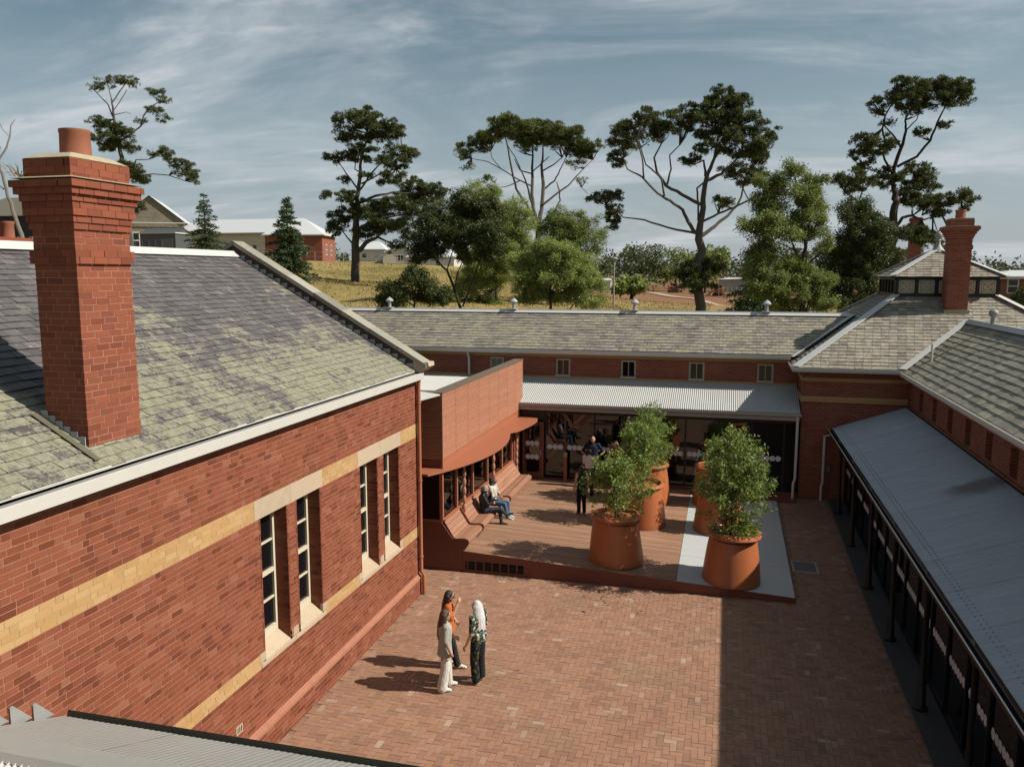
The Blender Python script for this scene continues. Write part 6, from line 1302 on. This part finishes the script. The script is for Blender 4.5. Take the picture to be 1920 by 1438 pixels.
# far wood that reads as one mass
fp = []; rs = np.random.default_rng(55)
for k in range(150):
    x = rs.uniform(-140, 150); y = rs.uniform(230, 330); z = gz3(x, y); h = rs.uniform(5, 11) * (1.0 if x > -60 else .8); w = rs.uniform(4, 8)
    nb = 7; sub = np.array([x, y, z + h * .5]) + in_ball(nb, rs, .2) * np.array([w, w, h * .5]); m = 330; idx = rs.integers(0, nb, m); pt = sub[idx] + in_ball(m, rs, .5) * np.array([w * .42, w * .42, h * .26])
    fp.append(blades(pt, rs.normal(size=(m, 3)), rs.uniform(.7, 1.4, m), rs.uniform(.5, .9, m), rs))
V, Q = join(fp); fw = link('distant_woodland', npmesh('distant_woodland', V, Q, M_FARLEAF)); fw['kind'] = 'stuff'; fw['label'] = 'distant belt of mixed green trees along the horizon'
for nm, lab, x, y, h, w, mt, sd_ in (('gum_tree', 'grey-green gum tree above the parked orange loader', -19.5, 192, 11.5, 5.5, M_FARLEAF, 61), ('ash_tree', 'mid green tree rising behind the site workers', -12, 198, 9.5, 6, M_MIDLEAF, 62), ('cypress_tree', 'blue-black cypress clump on the horizon right of the spreading pine', 8.5, 190, 10.5, 8, M_DARKLEAF, 63), ('street_tree', 'green tree behind the trunk of the spreading pine', -4.5, 175, 9.5, 5, M_MIDLEAF, 64), ('hedge_tree', 'pale green shrubby tree right of the street lamp base', -13.5, 120, 3.6, 2.4, M_LIGHTLEAF, 65)):
    rs = np.random.default_rng(sd_); z = gz3(x, y); b = np.array([x, y, z]); t = thing(nm, lab, 'tree', tuple(b)); W = MB().tube([b, b + np.array([.1, 0, h * .4]), b + np.array([0, .1, h * .8])], [.3, .2, .05], 8)
    nb = 16; sub = b + np.array([0, 0, h * .55]) + in_ball(nb, rs, .3) * np.array([w, w, h * .42])
    for s in sub: W.tube([b + np.array([0, 0, h * .35]), s], [.09, .02], 4, cap=False)
    m = 2600; idx = rs.integers(0, nb, m); pt = sub[idx] + in_ball(m, rs, .4) * np.array([w * .36, w * .36, h * .17]); V, Q = blades(pt, rs.normal(size=(m, 3)), rs.uniform(.35, .8, m), rs.uniform(.25, .5, m), rs)
    part('trunk', W, M_BARK_D, t); link('crown', npmesh('crown', V, Q, mt), t)

# ------------------------------------------------------------------ HOUSES ON THE RISE
M_STONEW = tex_brick('grey_stone_wall', 1.0, .3); 
M_STONEW.node_tree.nodes['Brick Texture'].inputs['Color1'].default_value = (.20, .17, .13, 1); M_STONEW.node_tree.nodes['Brick Texture'].inputs['Color2'].default_value = (.28, .24, .18, 1); M_STONEW.node_tree.nodes['Brick Texture'].inputs['Mortar'].default_value = (.34, .30, .24, 1); M_STONEW.node_tree.nodes['Brick Texture'].inputs['Brick Width'].default_value = .7
M_TIN = simple('pale_roof_tin', (.62, .64, .66), .45, na=.06); M_CREAMW = simple('cream_weatherboard', (.66, .60, .47), .7, na=.08); M_GREYW = simple('charcoal_steel_cladding', (.085, .09, .095), .6); M_ROOFD = simple('mossy_dark_roof', (.16, .15, .11), .9, na=.3); M_DKWALL = simple('dark_timber_wall', (.03, .032, .035), .7)
def house(name, label, c, L, D, hw, hr, ang, wall_m, roof_m, hip=0.0, wins=(), over=.4, zoff=0.0, front=(), roofw=None):
    z = gz3(c[0], c[1]) + zoff; t = thing(name, label, 'building', (c[0], c[1], z)); a = R(ang); ux = Vector((math.cos(a), math.sin(a), 0)); uy = Vector((-math.sin(a), math.cos(a), 0)); O = Vector((c[0], c[1], z))
    P = lambda x, y, zz_: O + ux * x + uy * y + Vector((0, 0, zz_))
    wb = MB().hexa([P(-L / 2, -D / 2, -2), P(L / 2, -D / 2, -2), P(L / 2, D / 2, -2), P(-L / 2, D / 2, -2), P(-L / 2, -D / 2, hw), P(L / 2, -D / 2, hw), P(L / 2, D / 2, hw), P(-L / 2, D / 2, hw)])
    if hip == 0:
        for s in (-1, 1): wb.add([P(s * L / 2, -D / 2, hw), P(s * L / 2, D / 2, hw), P(s * L / 2, 0, hw + hr)], [(0, 1, 2)])
    part('wall', wb, wall_m, t); e = over; l2, d2 = L / 2 + e, D / 2 + e; rl = max(L / 2 + e - hip, .15); zb_ = hw - e * hr / (D / 2) if hip == 0 else hw
    rb_ = MB().add([P(-l2, -d2, zb_), P(l2, -d2, zb_), P(l2, d2, zb_), P(-l2, d2, zb_), P(-rl, 0, hw + hr), P(rl, 0, hw + hr)], [(0, 1, 5, 4), (2, 3, 4, 5), (1, 2, 5), (3, 0, 4)] if hip else [(0, 1, 5, 4), (2, 3, 4, 5)])
    ro = part('roof', rb_, roof_m, t)
    part('fascia', MB().bar(P(-l2, -d2, zb_ - .06), P(l2, -d2, zb_ - .06), .12, .2).bar(P(l2, -d2, zb_ - .06), P(l2, d2, zb_ - .06), .12, .2), M_WHITE, ro)
    for (side, u_, z0, w_, h_) in wins:
        if side == 'f': q = lambda du, dz_, o: P(u_ + du, -D / 2 - o, z0 + dz_)
        else: q = lambda du, dz_, o: P(L / 2 + o, u_ + du, z0 + dz_)
        wf = part('window', MB().hexa([q(-w_ / 2, 0, -.05), q(w_ / 2, 0, -.05), q(w_ / 2, 0, .05), q(-w_ / 2, 0, .05), q(-w_ / 2, h_, -.05), q(w_ / 2, h_, -.05), q(w_ / 2, h_, .05), q(-w_ / 2, h_, .05)]), M_WHITE, t)
        for k in (0, 1): part('pane', MB().hexa([q(-w_ * .38, h_ * (.08 + .46 * k), .0), q(w_ * .38, h_ * (.08 + .46 * k), .0), q(w_ * .38, h_ * (.08 + .46 * k), .06), q(-w_ * .38, h_ * (.08 + .46 * k), .06), q(-w_ * .38, h_ * (.46 + .46 * k), .0), q(w_ * .38, h_ * (.46 + .46 * k), .0), q(w_ * .38, h_ * (.46 + .46 * k), .06), q(-w_ * .38, h_ * (.46 + .46 * k), .06)]), M_GLASSDARK, wf)
    return t, P
sx0 = gz3(-120, 156)
house('stone_house', 'grey stone gabled house half hidden behind the tall chimney', (-123.5, 159.5), 22, 13, 19.4 - sx0, 5.2, -60, M_STONEW, M_TIN, 0, [('r', 1.2, 1.0, 1.4, 3.6), ('r', 4.0, 1.0, 1.4, 3.6), ('r', -3.0, 1.0, 1.4, 3.6)], .5)
z_ = gz3(-101, 157)
house('cream_house', 'long cream weatherboard house with pale tin roof on the rise', (-101.5, 158), 27, 11, 16.6 - z_, 3.2, 2, M_CREAMW, M_TIN, 4, [('f', -2.0, .9, 1.2, 1.7), ('f', 4.2, .9, 1.2, 1.7), ('f', 6.0, .9, 1.2, 1.7), ('f', 9.5, .9, 1.2, 1.7), ('f', 11.2, .9, 1.0, 1.7)], .7)
z_ = gz3(-77, 138)
house('brick_cottage', 'red brick cottage with pale pyramid roof left of the broad pine', (-77.3, 139.5), 10.5, 9, 15.2 - z_, 3.2, 12, tex_brick('cottage_brick', 1.05), M_TIN, 5.0, [('r', -1.8, .9, .9, 2.0), ('r', 1.5, .9, .9, 2.0), ('f', 2.0, .9, 1.0, 1.8)], .5)
z_ = gz3(-104, 136)
tsh, P_ = house('garden_shed', 'charcoal steel shed beside the stone house', (-104.2, 136.5), 7.5, 5, 15.9 - z_, .9, 2, M_GREYW, M_GREYW, 0, [], .15)
part('roller_door', MB().hexa([P_(.6, -2.56, -.5), P_(3.2, -2.56, -.5), P_(3.2, -2.50, -.5), P_(.6, -2.50, -.5), P_(.6, -2.56, 2.2), P_(3.2, -2.56, 2.2), P_(3.2, -2.50, 2.2), P_(.6, -2.50, 2.2)]), simple('grey_roller_door', (.16, .165, .17), .6), tsh)
z_ = gz3(-146, 145)
house('dark_house', 'dark timber house with mossy roof at the left edge behind the chimney', (-147, 146), 16, 12, 20.2 - z_, 4.2, 4, M_DKWALL, M_ROOFD, 5, [('f', 1.0, 1.0, 1.0, 1.9), ('f', 4.2, 1.0, 1.0, 1.9), ('f', 7, 1.0, .8, 1.9)], .8)
z_ = gz3(-84, 200)
house('far_cottage', 'pale grey gabled cottage glimpsed right of the broad pine trunk', (-83, 203), 9, 9, 13.2 - z_, 2.6, -75, M_CREAMW, M_TIN, 0, [('r', 0, .6, 1.6, 1.5)], .5)
house('far_bungalow', 'low white bungalow glimpsed just left of the broad pine trunk', (-93, 206), 9, 8, 3.0, 2.2, 8, M_WHITE, M_TIN, 3, [('f', -1, .8, 1.4, 1.2)], .4)
house('far_villa', 'white villa with grey roof partly screened by the pepper tree', (-71, 195), 12, 9, 3.2, 2.4, 4, M_WHITE, M_TIN, 3.5, [('f', -3, .9, 1.3, 1.3), ('f', 2, .9, 1.3, 1.3)], .4)
z_ = gz3(25, 78)
house('right_house', 'red brick building with pale flat roof edge at the far right', (26.2, 79.5), 11, 8, 7.9 - z_, .55, 6, tex_brick('right_house_brick', 1.1), M_TIN, 3, [('f', -4.2, 7.9 - z_ - 1.35, .9, 1.2)], .3)
rbsh = MB(); 
for nm, lab, x, y, w, h in (('round_shrub', 'dark round shrub against the far right brick building', 22.6, 72, 1.3, 1.9),):
    rs = np.random.default_rng(3); zz0 = gz3(x, y); b = np.array([x, y, zz0]); t = thing(nm, lab, 'shrub', tuple(b)); top_z = 7.3; m = 2600; pt = np.array([x, y, (zz0 + top_z) / 2]) + in_ball(m, rs, .5) * np.array([w, w, (top_z - zz0) / 2]); V, Q = blades(pt, rs.normal(size=(m, 3)), rs.uniform(.15, .3, m), rs.uniform(.08, .16, m), rs)
    link('crown', npmesh('crown', V, Q, M_DARKLEAF), t); part('stem', MB().tube([b, b + np.array([0, 0, 1.5])], [.1, .05], 6), M_BARK_D, t)
cst = thing('brick_stack', 'far brick chimney stack between the tiered pine and the lantern roof', 'chimney', (31.8, 160, gz3(31.8, 160)))
part('shaft', MB().hexa([(30.7, 159, 3), (32.9, 159, 3), (32.9, 161, 3), (30.7, 161, 3), (30.95, 159.2, 18), (32.6, 159.2, 18), (32.6, 160.8, 18), (30.95, 160.8, 18)]), M_TBRICK, cst); part('cap', MB().box(30.8, 32.75, 159.05, 160.95, 17.4, 17.9), M_BRICK2, cst)
lp = thing('street_lamp', 'grey street lamp with flat round head behind the range', 'street lamp', (-11.4, 85, gz3(-11.4, 85)))
part('pole', MB().tube([(-11.4, 85, gz3(-11.4, 85) - .2), (-11.4, 85, 9.5)], [.10, .06], 10), M_TROUGH, lp, True); part('head', MB().lathe([(.08, 9.45), (.34, 9.62), (.38, 9.75), (.30, 9.86), (.001, 9.9)], (-11.4, 85, 0), 14), M_CORR_F, lp, True)
# fences on the rise
def fence(name, label, a, b, n, h, mat, rails=2):
    t = thing(name, label, 'fence', (a[0], a[1], gz3(*a)))
    pts = [(lerp(a[0], b[0], i / n), lerp(a[1], b[1], i / n)) for i in range(n + 1)]
    for (x, y) in pts: part('post', MB().tube([(x, y, gz3(x, y) - .2), (x, y, gz3(x, y) + h)], .045, 5), mat, t)
    for k in range(rails):
        rl = MB()
        for p, q in zip(pts[:-1], pts[1:]): rl.tube([(p[0], p[1], gz3(*p) + h * (k + 1) / rails - .03), (q[0], q[1], gz3(*q) + h * (k + 1) / rails - .03)], .02, 4)
        part('rail', rl, mat, t)
fence('paddock_fence', 'thin pale post fence along the top of the yellow field', (-92, 126), (-48, 136), 18, 1.6, M_TROUGH)
fence('site_fence', 'row of grey site fence posts beyond the dirt track', (-12, 176), (4, 150), 20, 2.0, M_CORR_F)
fence('shed_fence', 'dark wire fence in front of the charcoal shed', (-112, 124), (-97, 126), 12, 1.7, M_GREYW)
# site machines and workers
M_ORANGE = simple('machine_orange', (.55, .17, .05), .5, na=.15); M_TYRE = simple('rubber', (.02, .02, .02), .8)
def loader(label, c, ang, s=1.0):
    z = gz3(*c); t = thing('skid_loader', label, 'loader', (c[0], c[1], z), 'orange site machines'); a = R(ang); ux = Vector((math.cos(a), math.sin(a), 0)) * s; uy = Vector((-math.sin(a), math.cos(a), 0)) * s; O = Vector((c[0], c[1], z + .1))
    P = lambda x, y, h: tuple(O + ux * x + uy * y + Vector((0, 0, h * s)))
    def hx(x0, x1, y0, y1, z0, z1, tx=0): return MB().hexa([P(x0, y0, z0), P(x1, y0, z0), P(x1, y1, z0), P(x0, y1, z0), P(x0 + tx, y0, z1), P(x1 - tx, y0, z1), P(x1 - tx, y1, z1), P(x0 + tx, y1, z1)])
    part('body', hx(-1.5, .6, -.7, .7, .45, 1.25, .1), M_ORANGE, t); part('cab', hx(-.9, .5, -.6, .6, 1.26, 2.1, .1), M_GLASSDARK, t); part('cab_roof', hx(-.95, .55, -.65, .65, 2.1, 2.2), M_GREYW, t)
    for sy in (-1, 1):
        part('lift_arm', MB().tube([P(-1.6, sy * .8, 1.6), P(-.2, sy * .8, 1.35), P(1.2, sy * .8, .7), P(1.6, sy * .8, .35)], .12 * s, 6), M_ORANGE, t); part('track', hx(-1.5, .9, sy * .85 - .18, sy * .85 + .18, .0, .55, .25), M_TYRE, t)
    part('bucket', MB().prism([(1.5, .05), (2.3, .02), (2.2, .12), (1.7, .35), (1.6, .75), (1.5, .75)], lambda p: P(p[0], -.9, p[1]), lambda p: P(p[0], .9, p[1])), M_ORANGE, t)
loader('larger orange skid loader facing right beside the white site shed', (-19.6, 168), 8); loader('orange loader partly hidden behind the workers on the track', (-11.2, 182), 20, .9); loader('small dusty orange loader right of the spreading pine trunk', (-1.9, 160), 190, .9)
house('site_shed', 'small white site shed left of the larger orange loader', (-26.5, 176), 4.5, 3, 2.3, .4, 5, M_WHITE, M_TIN, 0, [('f', .8, .8, 1.0, 1.0)], .1)
house('low_depot', 'low pale depot building below the blue-black cypress clump', (1.6, 196), 7, 5, 2.6, .4, 4, M_CREAMW, M_TIN, 2, [], .2)
person('site worker in lime vest standing on the dirt track', (-16.4, 176, gz3(-16.4, 176)), 170, {}, C_HIVIS, C_DKJEAN, C_SHOEB, SKIN, 'short', H_DARK, 1.08, 1, voxel=.03)
person('second site worker in orange shirt beside the lime vest', (-15.3, 177, gz3(-15.3, 177)), 100, {}, C_ORANGE, C_DKTROUS, C_SHOEB, SKIN, 'short', H_DARK, 1.08, 2, voxel=.03)
